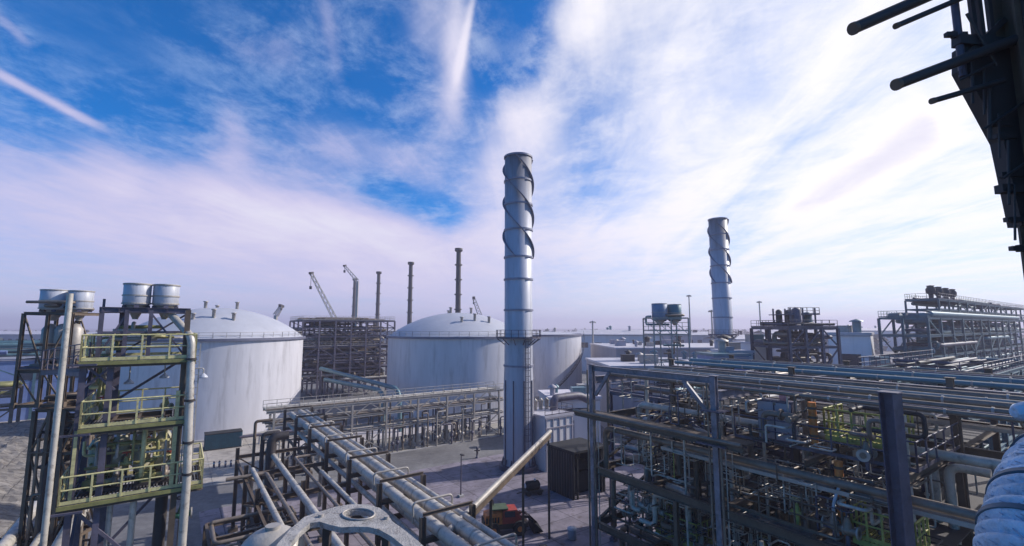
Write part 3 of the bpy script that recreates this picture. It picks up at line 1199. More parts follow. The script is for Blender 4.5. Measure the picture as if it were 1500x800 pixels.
# ------------------------------------------------------------------ the left pipe rack coming to the camera
def left_rack():
    o = G(458, 602, 8.2) - B * 0.8
    t = thing("pipe_rack", "steel pipe rack running from the pipe bridge to the bottom middle, pale pipes on it", "pipe rack", (o.x, o.y, 0), ROT_A)
    Lx = 62.0
    n = 9
    st = 7.2
    for k in range(n):
        x = 1.0 + k * st
        rows = (0.45, -2.9) if k < 2 else (0.45, -2.9, -6.4, -9.6)
        for y in rows:
            c = MB()
            c.hbeam((x, y, 0), (x, y, 8.9 if y in (0.45, -2.9) else 7.9), 0.32, 0.32)
            c.box((x, y, 0.2), (0.8, 0.8, 0.4))
            c.build("column", BROWN, t)
        f = MB()
        for z in (6.4, 7.6):
            f.hbeam((x, 0.45, z), (x, -2.9, z), 0.24, 0.34)
        f.hbeam((x, 0.45, 9.05), (x, -2.9, 9.05), 0.16, 0.2)
        if k >= 2:
            f.hbeam((x, -2.9, 7.0), (x, -9.6, 7.0), 0.24, 0.34)
            f.hbeam((x, -2.9, 4.6), (x, -9.6, 4.6), 0.24, 0.34)
            f.bar((x, -6.4, 4.6), (x, -9.6, 7.0), 0.12)
        f.build("portal_frame", BROWN, t)
    lg = MB()
    for y in (0.45, -2.9):
        lg.hbeam((0.6, y, 5.6), (Lx, y, 5.6), 0.2, 0.3)
    for y in (-6.4, -9.6):
        lg.hbeam((15, y, 6.6), (Lx, y, 6.6), 0.2, 0.3)
    for k in range(3, n - 1):
        x = 1.0 + k * st
        lg.bar((x, -9.6, 4.6), (x + st, -9.6, 6.6), 0.12)
    lg.build_each("stringer", BROWN, t)

    def gp(y, z, x0, x1, r, m, lab, tail=None, flanges=True, seed=1):
        rng = random.Random(seed)
        q = MB()
        w = lambda x, yy, zz: (o.x + A.x * x + B.x * yy, o.y + A.y * x + B.y * yy, zz)
        pts = [w(x0, y, z), w(x1, y, z)]
        if tail:
            pts = [w(x0 + tail[0], y + tail[1], z + tail[2])] + [w(x0, y, z)] + pts[1:]
        q.pipe(pts, r, r * 2.5, 18)
        ob = q.build("rack_pipe", m)
        tag(ob, lab, "pipe", "pipes along the left rack")
        c = MB()
        x = x0 + 2.0
        while x < x1:
            p = Vector(w(x, y, z))
            c.cyl(p - A * 0.05, p + A * 0.05, r * 1.06, 18)
            x += rng.uniform(2.2, 3.4)
        c.build_each("cladding_band", GALV, ob)
    rl = [(-0.1, 8.35, 0.2, "slim bright pipe along the right edge of the left pipe rack"), (-0.85, 8.2, 0.42, "thick pale pipe on top of the left rack, second from its right edge"),
          (-2.0, 8.1, 0.36, "thick pale pipe on top of the left rack, on the side away from the yard")]
    for i, (y, z, r, lab) in enumerate(rl):
        gp(y, z, 0.3, Lx, r, PIPE, lab, None, True, i)
    for i, (y, z, r, lab) in enumerate(((-0.35, 6.85, 0.26, "pale pipe in the lower tier of the left rack, nearest the yard"), (-1.25, 6.95, 0.34, "thicker pale pipe in the lower tier of the left rack"),
                                        (-2.3, 6.8, 0.2, "thin pale pipe in the lower tier of the left rack, farthest from the yard"))):
        gp(y, z, 0.3, Lx, r, PIPE, lab, None, True, 10 + i)
    gp(-6.9, 7.45, 15.2, Lx, 0.24, PIPE, "single pale pipe down the middle of the left rack's wide part", (0, 0, -7.3), True, 31)
    gp(-9.1, 7.4, 22, Lx, 0.2, PIPE, "pale pipe along the outer left edge of the rack's wide part", (0, 0, -7.3), True, 32)
    gp(-8.2, 7.35, 24, Lx, 0.15, PIPEDULL, "dull thin pipe second from the outer left edge of the rack", (0, -3, 0), True, 33)
    gp(-5.2, 7.3, 20, Lx, 0.13, PIPEDULL, "dull thin pipe inside the wide part of the left rack, left of the thick pipes", (0, 2, 0), True, 34)
    gp(-4.2, 7.35, 26, Lx, 0.17, PIPE, "pale short pipe next to the thick pipes, in the wide part of the left rack", (0, 0, -3), True, 35)
    gp(-7.6, 5.0, 24, Lx, 0.22, PIPEDULL, "dull pipe in the lower tier under the wide part of the left rack", (0, 0, -4), True, 36)
    gp(-5.6, 5.0, 27, Lx, 0.28, PIPE, "pale pipe in the lower tier under the wide part of the left rack", (0, 0, -4), True, 37)
    # guide loops that stand over the thick pipes
    for k in range(7):
        x = 6.0 + k * 7.2
        q = MB()
        w = lambda yy, zz: (o.x + A.x * x + B.x * yy, o.y + A.y * x + B.y * yy, zz)
        q.pipe([w(0.2, 7.75), w(0.2, 9.0), w(-2.55, 9.0), w(-2.55, 7.75)], 0.07, 0.3, 8)
        ob = q.build("guide_loop", GALV, None)
        # the loop belongs to the rack
        ob.parent = t
        ob.matrix_parent_inverse = (Matrix.Translation((o.x, o.y, 0)) @ Matrix.Rotation(ROT_A, 4, 'Z')).inverted()


left_rack()

# dark riser pipes by the left rack
for i, (u, lab) in enumerate(((373, "leftmost of three dark riser pipes standing beside the left rack's head"), (385, "middle one of three dark riser pipes standing beside the left rack's head"),
                              (398, "thickest of three dark riser pipes, rightmost, beside the left rack's head"))):
    p = P(u, 640, 47)
    m = MB()
    top = P(u, 636 if i < 2 else 640, 47).z + (1.2 if i == 0 else 0)
    rr = (0.14, 0.2, 0.42)[i]
    m.pipe([(p.x, p.y, 0), (p.x, p.y, top), (p.x + B.x * 1.5, p.y + B.y * 1.5, top)], rr, rr * 2, 10)
    m.cyl((p.x, p.y, 3), (p.x, p.y, 3.2), rr * 1.5, 10)
    tag(m.build("riser_pipe", DARK if i else BROWN), lab, "pipe", "dark riser pipes")


# platform of square frames at the bottom between tower and left rack
module("steel_gantry", "low open steel frame with flat top beams between yellow tower and left pipe rack", "steel frame", G(302, 770, 6.0)[:2], ROT_B, lin(0, 5.4, 3), [-6, -3, 0], [2.8, 6.0], BROWN, 21, 0.3, 0.3, 10,
       [PIPEDULL, PIPE, DARK], (0.06, 0.14), 0.3, (), None, (), 2, [DARK, PIPEDULL])


# ------------------------------------------------------------------ towers with drums
def drum(label, loc, r, h, paint=None):
    t = thing("drum_tank", label, "drum", loc, 0.3, "pale drums on the towers")
    b = MB()
    b.lathe([(0.01, 0.12), (r * 0.9, 0.12), (r, 0.2), (r, h - 0.02), (r * 0.96, h), (0.01, h + 0.06)], n=32)
    b.build("body", paint or DRUMM, t)
    g = MB()
    for z in (0.22, h * 0.5, h - 0.05):
        g.ring((0, 0, 0), r - 0.01, r + 0.035, z - 0.03, z + 0.03, 32)
    g.build_each("hoop", GALV, t)
    s = MB()
    for k in range(4):
        a = k * math.pi / 2 + 0.4
        s.box((r * 0.8 * math.cos(a), r * 0.8 * math.sin(a), 0.06), (0.2, 0.2, 0.12), a)
    s.build_each("foot", STEEL, t)
    n = MB()
    n.cyl((0, 0, -0.55), (0, 0, 0.15), r * 0.22, 10)
    n.lathe([(r * 0.22, -0.5), (r * 0.75, 0.13)], n=16)
    n.build("outlet_cone", GALV, t)
    return t


def valve_proto(label, loc, rz, s, m, group, wheel=None, cat="valve"):
    t = thing("gate_valve", label, cat, loc, rz, group)
    b = MB()
    b.tube([(-0.5 * s, 0, 0), (-0.22 * s, 0, 0), (0, 0, 0), (0.22 * s, 0, 0), (0.5 * s, 0, 0)], [0.16 * s, 0.17 * s, 0.27 * s, 0.17 * s, 0.16 * s], 12)
    b.lathe([(0.24 * s, 0), (0.2 * s, 0.3 * s), (0.12 * s, 0.5 * s), (0.12 * s, 0.62 * s)], (0, 0, 0), 12)
    b.build("body", m, t)
    f = MB()
    for x in (-0.5, 0.43):
        f.cyl((x * s, 0, 0), ((x + 0.07) * s, 0, 0), 0.3 * s, 14)
    f.build_each("flange", GALV, t)
    w = MB()
    pts = [(0.32 * s * math.cos(k * math.pi / 8), 0.32 * s * math.sin(k * math.pi / 8), 0.95 * s) for k in range(17)]
    w.tube(pts, 0.03 * s, 6, False)
    w.cyl((-0.32 * s, 0, 0.95 * s), (0.32 * s, 0, 0.95 * s), 0.02 * s, 6)
    w.cyl((0, -0.32 * s, 0.95 * s), (0, 0.32 * s, 0.95 * s), 0.02 * s, 6)
    w.cyl((0, 0, 0.6 * s), (0, 0, 1.0 * s), 0.035 * s, 6)
    w.build("handwheel", wheel or RED, t)
    return t


def pump_proto(label, loc, rz, s, m, group):
    t = thing("pump", label, "pump", loc, rz, group)
    b = MB()
    b.box((0, 0, 0.08 * s), (2.0 * s, 0.7 * s, 0.16 * s))
    b.build("baseplate", DARK, t)
    q = MB()
    q.cyl((-0.85 * s, 0, 0.5 * s), (0.1 * s, 0, 0.5 * s), 0.3 * s, 18)
    q.cyl((-0.95 * s, 0, 0.5 * s), (-0.85 * s, 0, 0.5 * s), 0.24 * s, 18)
    q.box((-0.4 * s, 0, 0.2 * s), (0.6 * s, 0.4 * s, 0.16 * s))
    q.box((-0.4 * s, 0.1 * s, 0.84 * s), (0.3 * s, 0.25 * s, 0.14 * s))
    q.build("motor", m, t)
    c = MB()
    c.lathe([(0.01, -0.16 * s), (0.36 * s, -0.16 * s), (0.42 * s, 0), (0.36 * s, 0.16 * s), (0.01, 0.16 * s)], (0, 0, 0), 20)
    c.v = [(0.62 * s + z, x, 0.5 * s + y) for x, y, z in c.v]
    c.build("casing", PIPEDULL, t)
    n = MB()
    n.cyl((0.62 * s, 0.2 * s, 0.5 * s), (0.62 * s, 0.2 * s, 1.25 * s), 0.12 * s, 12)
    n.cyl((0.62 * s, 0.2 * s, 1.18 * s), (0.62 * s, 0.2 * s, 1.25 * s), 0.22 * s, 12)
    n.cyl((0.7 * s, 0, 0.5 * s), (1.1 * s, 0, 0.5 * s), 0.15 * s, 12)
    n.build("nozzle", GALV, t)
    k = MB()
    k.cyl((0.1 * s, 0, 0.5 * s), (0.5 * s, 0, 0.5 * s), 0.12 * s, 10)
    k.build("coupling_guard", YELLOW, t)
    return t


def left_tower():
    F0 = G(85, 742, 12.7)
    t = thing("steel_tower", "open steel tower with yellow green handrails on three decks, two pale drums on top", "tower", (F0.x, F0.y, 0), ROT_B)
    X0, X1, Y1 = 0.0, 4.87, 3.6
    for x, top in ((0.3, 18.5), (1.2, 20.75), (3.85, 20.75)):
        for y in (0.35, 3.3):
            c = MB()
            zt = top if not (x == 1.2 and y < 1) else 18.4
            c.hbeam((x, y, 0), (x, y, zt if y > 1 or x > 3 else 18.4), 0.22, 0.22, 0.025)
            c.build("column", STEEL if x < 3 else BROWN, t)
    for z, x0, y0, X1 in ((12.7, 0.0, 0.0, 4.87), (15.7, 0.4, 0.05, 4.1), (18.5, 0.2, 0.05, 4.25)):
        f = MB()
        for y in (y0, 1.9, Y1):
            f.hbeam((x0, y, z - 0.16), (X1, y, z - 0.16), 0.16, 0.26)
        for x in lin(x0, X1, 5):
            f.hbeam((x, y0, z - 0.18), (x, Y1, z - 0.18), 0.14, 0.22)
        fl = f.build("deck_beam", BROWN, t)
        d = MB()
        if z > 18:
            rects = [(x0, X1, y0, 1.2), (x0, 0.9, 1.2, Y1), (3.6, X1, 1.2, Y1)]
        elif z > 15:
            rects = [(x0, X1, y0, 1.1), (x0, 0.9, 1.1, Y1), (3.5, X1, 1.1, Y1)]
        else:
            rects = [(x0, X1, y0, Y1)]
        for a, b2, c2, e in rects:
            k = a
            while k < b2:
                d.box((k + 0.06, (c2 + e) / 2, z), (0.05, e - c2, 0.05))
                k += 0.12
            for yy in lin(c2 + 0.03, e - 0.03, max(2, int((e - c2) / 0.5))):
                d.box(((a + b2) / 2, yy, z - 0.028), (b2 - a, 0.03, 0.03))
        d.build("grating_deck", GRATE, fl)
        r = MB()
        r.rail([(x0, Y1, z), (x0, y0, z), (X1, y0, z), (X1, Y1, z), (x0, Y1, z)], 1.1, 1.0, 0.034)
        r.build("handrail", YELLOW, fl)
        e = MB()
        e.bar((x0 - 0.04, y0 - 0.1, z - 0.1), (X1 + 0.04, y0 - 0.1, z - 0.1), 0.05, 0.16)
        e.build("edge_plate", OLIVE, fl)
    # drum frame
    f = MB()
    for y in (1.5, 2.8, 3.3):
        f.hbeam((0.5, y, 20.75), (3.95, y, 20.75), 0.16, 0.24)
    for x in (0.6, 1.2, 2.3, 3.0, 3.85):
        f.hbeam((x, 1.4, 20.735), (x, 3.4, 20.735), 0.14, 0.22)
    for x in (0.6, 1.5, 2.4, 3.8):
        f.hbeam((x, 1.5, 18.5), (x, 1.5, 20.75), 0.16, 0.16)
    f.bar((0.6, 1.5, 18.6), (1.5, 1.5, 20.6), 0.08)
    f.bar((3.8, 1.5, 18.6), (2.4, 1.5, 20.6), 0.08)
    f.bar((1.2, 3.3, 18.6), (3.8, 3.3, 20.6), 0.09)
    f.bar((0.6, 1.5, 19.7), (3.8, 1.5, 19.7), 0.1)
    f.build("drum_frame", STEEL, t)
    p = MB()
    p.bar((0.5, 2.9, 18.5), (0.5, 2.9, 21.3), 0.1)
    p.build("corner_post", STEEL, t)
    br = MB()
    for z0, z1 in ((0, 4.2), (4.2, 8.4), (8.4, 12.5), (12.7, 15.5), (15.7, 18.3)):
        br.bar((0.3, 3.3, z0), (3.85, 3.3, z1), 0.12)
        br.bar((0.3, 0.35, z0), (0.3, 3.3, z1), 0.12)
        if z0 < 12:
            br.bar((3.85, 0.35, z0), (0.3, 0.35, z1), 0.12)
            br.hbeam((0.3, 0.35, z1), (3.85, 0.35, z1), 0.18, 0.24)
    br.bar((0.2, 0.3, 17.2), (1.4, 0.3, 18.4), 0.09)
    br.bar((1.4, 0.3, 17.2), (0.3, 0.3, 18.4), 0.09)
    br.build_each("brace", STEEL, t)
    y = MB()
    y.hbeam((3.7, 0.15, 12.7), (3.7, 0.15, 17.0), 0.16, 0.16)
    y.hbeam((0.3, 0.25, 12.7), (0.3, 0.25, 15.6), 0.12, 0.12)
    y.build_each("yellow_post", YELLOW, t)
    ld = MB()
    ld.ladder((4.22, 0.05, 12.75), 6.4, (1, 0, 0), (0, -1, 0), 0.42, False)
    ld.build("ladder", GALV, t)
    W = Matrix.Translation((F0.x, F0.y, 0)) @ Matrix.Rotation(ROT_B, 4, 'Z')
    w = lambda a, b, c: tuple(W @ Vector((a, b, c)))
    drum("left one of the two pale drums on the yellow railed tower", w(1.76, 2.3, 20.87), 0.55, 1.2)
    drum("right drum with the sunlit side, above the white downpipe of the yellow railed tower", w(2.90, 2.25, 20.87), 0.54, 1.2)
    dp = MB()
    dp.pipe([w(2.95, 2.2, 20.55), w(3.15, 1.9, 20.6), w(4.05, 0.05, 19.45), w(4.28, -0.12, 12.9), w(4.28, -0.12, 4)], 0.17, 0.35, 14)
    o = dp.build("downpipe", PIPE)
    tag(o, "white downpipe bending from the right drum down the yellow railed tower's side", "pipe")
    cl = MB()
    for z in (18.4, 16.5, 14.6, 13.2):
        cl.cyl(w(4.07 + (19 - z) * 0.0365, -0.02 - (19 - z) * 0.0165, z), w(4.07 + (19 - z) * 0.0365, -0.02 - (19 - z) * 0.0165, z + 0.1), 0.22, 14)
    cl.build_each("clamp", DARK, o)
    # equipment on the decks
    rng = random.Random(77)
    k = 0
    pr = pump_proto("yellowish pump among the machinery on the yellow railed tower's lowest deck", w(1.2, 1.2, 12.74), ROT_B, 0.7, OLIVE, "pumps on the yellow railed tower")
    for a, b in ((3.0, 1.3), (1.2, 2.6), (3.2, 2.7)):
        dup(pr, w(a, b, 12.74), ROT_B)
    vf = None
    for a, b in ((0.9, 1.9), (1.7, 2.0), (2.5, 1.9), (3.3, 2.0)):
        if vf is None:
            vf = thing("filter_vessel", "upright yellowish filter vessel between the lower decks of the yellow railed tower", "vessel", w(a, b, 12.74), ROT_B, "filter vessels in the yellow railed tower")
            m = MB()
            m.lathe([(0.01, 0.4), (0.2, 0.42), (0.33, 0.65), (0.33, 1.9), (0.2, 2.15), (0.01, 2.2)], n=18)
            m.build("body", mat("cream_vessel_paint", (0.40, 0.37, 0.27), 0.5, 0, 0.2, 2.0, 0.4), vf)
            m = MB()
            for q in range(3):
                m.bar((0.28 * math.cos(q * 2.1), 0.28 * math.sin(q * 2.1), 0), (0.28 * math.cos(q * 2.1), 0.28 * math.sin(q * 2.1), 0.7), 0.07)
            m.build_each("leg", STEEL, vf)
            m = MB()
            m.cyl((0, 0, 1.75), (0, 0, 1.85), 0.4, 18)
            m.build("flange", YELLOW, vf)
        else:
            dup(vf, w(a, b, 12.74), ROT_B + 0.5)
    for k in range(52):
        q = MB()
        z = rng.choice((12.8, 12.8, 12.9, 15.8, 13.0, 18.6))
        zmax = z + (2.6 if z < 18 else 1.7)
        lo, hi = ((0.4, 0.5, z), (3.8, 3.3, zmax)) if z < 15 else ((0.4, 2.0, z), (3.8, 3.4, zmax))
        if 15 < z < 18:
            lo, hi = (0.4, 0.3, z), (1.0, 3.3, zmax)
        pts = [w(*c) for c in rroute(rng, lo, hi, rng.choice((2, 3, 4)))]
        if len(pts) < 2:
            continue
        q.pipe(pts, rng.uniform(0.04, 0.09), n=8)
        tag(q.build("tower_pipe", rng.choice([OLIVE, PIPEDULL, PIPE, GALV, YELLOW])), "thin bent pipe among the decks of the yellow railed tower", "pipe", "thin pipes in the yellow railed tower")
    vp = valve_proto("small valve with red handwheel on the yellow railed tower", w(2.0, 0.7, 13.9), ROT_B, 0.5, OLIVE, "valves on the yellow railed tower")
    for a, b, c in ((3.6, 0.8, 13.7), (1.0, 0.6, 16.4), (3.3, 0.5, 16.3), (2.6, 1.6, 14.3)):
        dup(vp, w(a, b, c), ROT_B + rng.uniform(0, 3))
    # floodlights at the middle deck
    for i, (a, b, c, lab) in enumerate(((1.75, 2.3, 17.3, "left white floodlight lamp hanging below the tower's top deck"), (3.1, 2.2, 17.5, "right white floodlight lamp hanging below the tower's top deck"),
                                        (4.62, 0.0, 17.6, "white lamp bracketed outside the tower's white downpipe"))):
        f = thing("floodlight", lab, "lamp", w(a, b, c), ROT_B)
        m = MB()
        m.lathe([(0.05, 0.16), (0.1, 0.1), (0.2, 0.0), (0.2, -0.06), (0.01, -0.06)], n=14)
        m.build("lamp_head", DRUMM, f)
        m = MB()
        if i < 2:
            m.cyl((0, 0, 0.14), (0, 0, 18.25 - c), 0.03, 6)
        else:
            m.pipe([(0, 0, 0.14), (0, 0, 0.4), (-0.32, 0, 0.4)], 0.03, 0.1, 6)
        m.build("stem", GALV, f)
    # tall white vent pipe at its left corner
    q = P(103, 430, 19.0)
    m = MB()
    m.tube([(q.x, q.y, 0), (q.x, q.y, q.z)], 0.11, 12)
    o = m.build("vent_pipe", PIPE)
    tag(o, "slim white vertical pipe rising between the two drum towers", "pipe")
    m = MB()
    for z in (18.4, 15.6, 12.6):
        m.bar((q.x - 0.15, q.y, z), (q.x + 0.9, q.y + 0.55, z), 0.08)
    m.build_each("bracket", STEEL, o)
    # link beams toward the second tower
    m = MB()
    e0, e1 = w(0.3, 1.7, 18.0), P(60, 546, 27)
    m.hbeam(e0, e1, 0.16, 0.28)
    m.bar(w(0.3, 0.6, 17.9), P(86, 546, 26), 0.14, 0.2)
    m.rail([Vector(e0) + UP * 0.15, Vector(e1) + UP * 0.15], 1.1, 1.3, 0.025, True, False)
    tag(m.build("link_walkway", STEEL), "dark narrow walkway linking the two drum towers", "walkway")
    # pipes under the tower
    for i, (a, b, lab) in enumerate(((1.6, 0.6, "left pale riser pipe under the yellow railed tower"), (2.4, 0.4, "right pale riser pipe under the yellow railed tower"),
                                     (3.4, 1.0, "dark thick riser under the yellow railed tower, beside a green valve"))):
        m = MB()
        m.pipe([w(a, b, 0), w(a, b, 12.3)], (0.11, 0.13, 0.25)[i], n=10)
        tag(m.build("riser_pipe", (PIPE, PIPE, DARK)[i]), lab, "pipe")
    valve_proto("green valve under the right end of the yellow railed tower", w(4.2, 0.5, 11.3), ROT_B, 0.8, mat("green_valve", (0.04, 0.16, 0.10), 0.5), None, DARK)
    m = MB()
    m.pipe([w(4.2, 0.5, 0), w(4.2, 0.5, 10.9), w(4.2, 1.8, 10.9)], 0.12, n=10)
    tag(m.build("riser_pipe", PIPEDULL), "dull riser pipe under the green valve of the yellow railed tower", "pipe")


left_tower()


def second_tower():
    c = P(80, 545, 29)
    o = (c.x - 1.25, c.y - 1.0)
    rot = R(8)
    t = module("drum_tower", "dark slender tower on the far left carrying two pale drums, one sunlit", "tower", o, rot, lin(0, 2.6, 3), lin(0, 2.4, 2), [15.3, 17.3, 20.75], BROWN, 6, 0.16, 0.18, 10,
               [BROWN, PIPEDULL, DARK], (0.06, 0.16), 0.9, (17.3,), STEEL, (17.3,), 0, None, None, 15.2)
    module('trestle', 'brown dense trestle under the far left drum tower, full of dark pipes', 'trestle', o, rot, lin(1.1, 3.5, 4), lin(0.1, 2.3, 2), [4, 7.5, 10, 12.5, 15.0], BROWN, 61, 0.2, 0.18, 26,
           [BROWN, DARK, BLACK], (0.06, 0.16), 0.9, (), None, (15.0, 12.5))
    W = Matrix.Translation((o[0], o[1], 0)) @ Matrix.Rotation(rot, 4, 'Z')
    w = lambda a, b, z: tuple(W @ Vector((a, b, z)))
    for k, a in enumerate((0.6, 1.3, 2.0)):
        m = MB()
        m.lathe([(0.12, 0), (0.12, 0.4), (0.4, 0.9), (0.4, 2.3), (0.2, 2.6), (0.01, 2.65)], (a, 1.2, 17.5), 14)
        m.build("hopper", GALV, t)
    rng = random.Random(41)
    drum("shaded blue grey drum on the far left drum tower", w(0.72, 1.2, 20.87), 0.74, 1.4)
    drum("sunlit pinkish white drum on the far left drum tower", w(2.2, 1.1, 20.87), 0.62, 1.35)
    for k in range(22):
        q = MB()
        pts = [w(*p_) for p_ in rroute(rng, (1.2, 0.0, 5), (3.6, 2.4, 15.0), rng.choice((3, 4, 5)))]
        if len(pts) < 2:
            continue
        q.pipe(pts, rng.uniform(0.06, 0.16), n=8)
        tag(q.build("tower_pipe", rng.choice([BROWN, DARK, PIPEDULL])), "brownish pipe in the dark tangle below the far left drum tower", "pipe", "pipes below the far left drum tower")


second_tower()

# pale pipes at the bottom left below the tower
for i, (u, v, z, r, lab) in enumerate(((14, 790, 8.0, 0.34, "leftmost pale pipe at the bottom left corner"), (60, 785, 8.0, 0.2, "thin pale pipe at the bottom left, second from the corner"),
                                       (98, 785, 8.4, 0.42, "widest pale pipe at the bottom left, right under the tower's deck"))):
    p = G(u, v, z)
    m = MB()
    a, b = p - A * 9, p + A * 8
    m.tube([a, b], r, 16)
    o = m.build("low_pipe", PIPE)
    tag(o, lab, "pipe", "pale pipes below the yellow railed tower")
    m = MB()
    for k in (-8, -3, 2, 7):
        q = p + A * k
        m.bar((q.x, q.y, 0), (q.x, q.y, z - r), 0.2)
    m.build_each("support", BROWN, o)


# ------------------------------------------------------------------ the big dark rack on the right
C1 = Vector((5.07, 30.0, 0))
WR = Matrix.Translation(C1) @ Matrix.Rotation(ROT_A, 4, 'Z')
wr = lambda a, b, z: tuple(WR @ Vector((a, b, z)))


LILAC = mat("lilac_grey_steel", (0.20, 0.18, 0.205), 0.55, 0, 0.45, 1.4, 0.6, 0.15, 30)


def right_rack():
    t = thing("pipe_rack", "big dark steel rack full of pipes filling the right foreground", "pipe rack", tuple(C1), ROT_A)
    AX, BX = [0, 8.3, 15.3, 25.0], [0, 8.2, 16.4]
    for i, a in enumerate(AX):
        for j, b in enumerate(BX):
            c = MB()
            w = (0.5 if i == 2 else 0.28) if j == 0 else 0.26
            c.hbeam((a, b, 0), (a, b, 17.55), w, w, 0.035, side=(0.3, 1, 0) if (i, j) == (2, 0) else None)
            c.box((a, b, 0.2), (1.1, 1.1, 0.4))
            c.box((a, b, 17.57), (w + 0.12, w + 0.12, 0.04))
            o = c.build("column", STEEL if (i, j) == (2, 0) else (LILAC if j == 0 else BROWN), t)
            if (i, j) == (1, 0):
                p = MB()
                p.box((a, b, 14.35), (1.5, 1.1, 0.08))
                p.box((a, b, 15.9), (1.0, 0.9, 0.06))
                p.build("base_plate", STEEL, o)
    for a in (0, 8.3):
        for k, (da, db, rr) in enumerate(((-0.32, -0.1, 0.05), (-0.42, 0.05, 0.035), (0.3, -0.16, 0.06), (0.44, 0.0, 0.03))):
            cd = MB()
            cd.cyl((a + da, db, 0.2), (a + da, db, 17.2 - k * 0.9), rr, 8)
            cd.build("conduit", GALV if k % 2 else PIPEDULL, t)
    # upper beams, with haunches at the front bay
    f = MB()
    f.hbeam((0, 0, 17.35), (8.3, 0, 17.35), 0.22, 0.32)
    f.hbeam((0, 8.2, 16.9), (25, 8.2, 16.9), 0.3, 0.45)
    f.hbeam((0, 16.4, 16.9), (25, 16.4, 16.9), 0.3, 0.45)
    for a in AX:
        f.hbeam((a, 0.3 if a != 15.3 else 4.5, 16.6), (a, 16.4, 16.6), 0.3, 0.45)
    for a, b in ((0.3, 1.5), (8.0, 6.6)):
        f.bar((a, 0, 15.7), (b, 0, 17.2), 0.14, 0.2)
    f.build("top_frame", LILAC, t)
    # walkway with pale edge at 14.6
    wk = MB()
    wk.box((4.3, 0.35, 14.55), (11.0, 0.9, 0.07))
    wk.hbeam((-1.2, -0.35, 14.4), (9.8, -0.35, 14.4), 0.14, 0.24)
    walk = wk.build("walkway", BROWN, t)
    e = MB()
    e.tube([(-1.2, -0.5, 14.62), (9.8, -0.5, 14.62)], 0.09, 10)
    e.build("edge_pipe", PIPEDULL, walk)
    for z in (14.3, 11.2, 8.0, 4.6):
        f = MB()
        for b in BX:
            if b > 0 or z < 14:
                f.hbeam((0 if b else 0, b, z), (25 if b else 15.3, b, z), 0.26, 0.4)
        for a in AX:
            f.hbeam((a, 0, z - 0.015), (a, 16.4, z - 0.015), 0.26, 0.4)
        for a in (4.1, 12.2, 20.6):
            f.hbeam((a, 0 if a < 15 else 8.2, z + 0.01), (a, 16.4, z + 0.01), 0.2, 0.3)
        f.build("floor_frame", BROWN, t)
    # dark plates added on part of the floors to block light and blacken voids
    for z, rects in ((11.2, ((0.3, 8.0, 2.5, 8.0), (8.6, 15.9, 3.5, 8.0), (8.6, 15.9, 8.5, 16.0), (16.6, 24.5, 8.5, 12))), (8.0, ((0.3, 8.0, 8.5, 16.0), (8.6, 15.9, 2.0, 8.0), (0.3, 8.0, 3.2, 8.0))), (4.6, ((0.3, 8.0, 1.5, 8.0), (8.6, 15.9, 1.5, 8.0), (0.3, 15.9, 8.5, 16), (16.6, 24.5, 8.5, 16))), (14.3, ((0.3, 8.0, 9.0, 14.0), (8.6, 15.5, 9.0, 14.0), (16.8, 24, 8.5, 15)))):
        d = MB()
        for x0, x1, y0, y1 in rects:
            d.box(((x0 + x1) / 2, (y0 + y1) / 2, z + 0.235), (x1 - x0, y1 - y0, 0.05))
        d.build("blocking_floor_plate", DARK, t)
    br = MB()
    for a0, a1, b in ((0, 8.3, 16.4), (8.3, 15.3, 8.2), (8.3, 15.3, 0), (0, 8.3, 8.2)):
        for z0, z1 in ((0.4, 4.6), (4.6, 8.0), (8.0, 11.2)):
            if b == 0 and z0 > 4:
                continue
            br.bar((a0, b, z0), (a1, b, z1), 0.16)
    for a in (0, 25.0):
        for z0, z1 in ((0.4, 4.6), (4.6, 8.0), (8.0, 11.2), (11.2, 14.3)):
            br.bar((a, 0, z0), (a, 8.2, z1), 0.16)
    br.build_each("brace", BROWN, t)
    # handrails and yellow platforms
    for z, pts, m in ((14.3, [(8.6, 1.2), (15.6, 1.2), (15.6, 7.5)], STEEL), (11.2, [(8.5, 0.4), (13.0, 0.4)], BROWN), (8.0, [(0.3, 1.0), (8.0, 1.0)], BROWN), (11.2, [(0.3, 2.4), (8.0, 2.4)], BROWN)):
        r = MB()
        r.rail([(a, b, z + 0.26) for a, b in pts], 1.1, 1.3, 0.03)
        r.build("handrail", m, t)
    ct = MB()
    for z, b in ((13.2, 1.0), (10.2, 3.0), (7.2, 5.5), (15.2, 9.5)):
        ct.box((12, b, z), (24 if b > 8 else 15, 0.5, 0.05))
        ct.box((12, b - 0.26, z + 0.07), (24 if b > 8 else 15, 0.02, 0.16))
        ct.box((12, b + 0.26, z + 0.07), (24 if b > 8 else 15, 0.02, 0.16))
    ct.build("cable_tray", GALV, t)
    for k, a in enumerate((2.6, 5.8, 10.8)):
        dr = MB()
        dr.hbeam((a, 0.1, 0), (a, 0.1, 8.0 if k != 1 else 11.0), 0.22, 0.22)
        dr.build("post", BROWN, t)


right_rack()

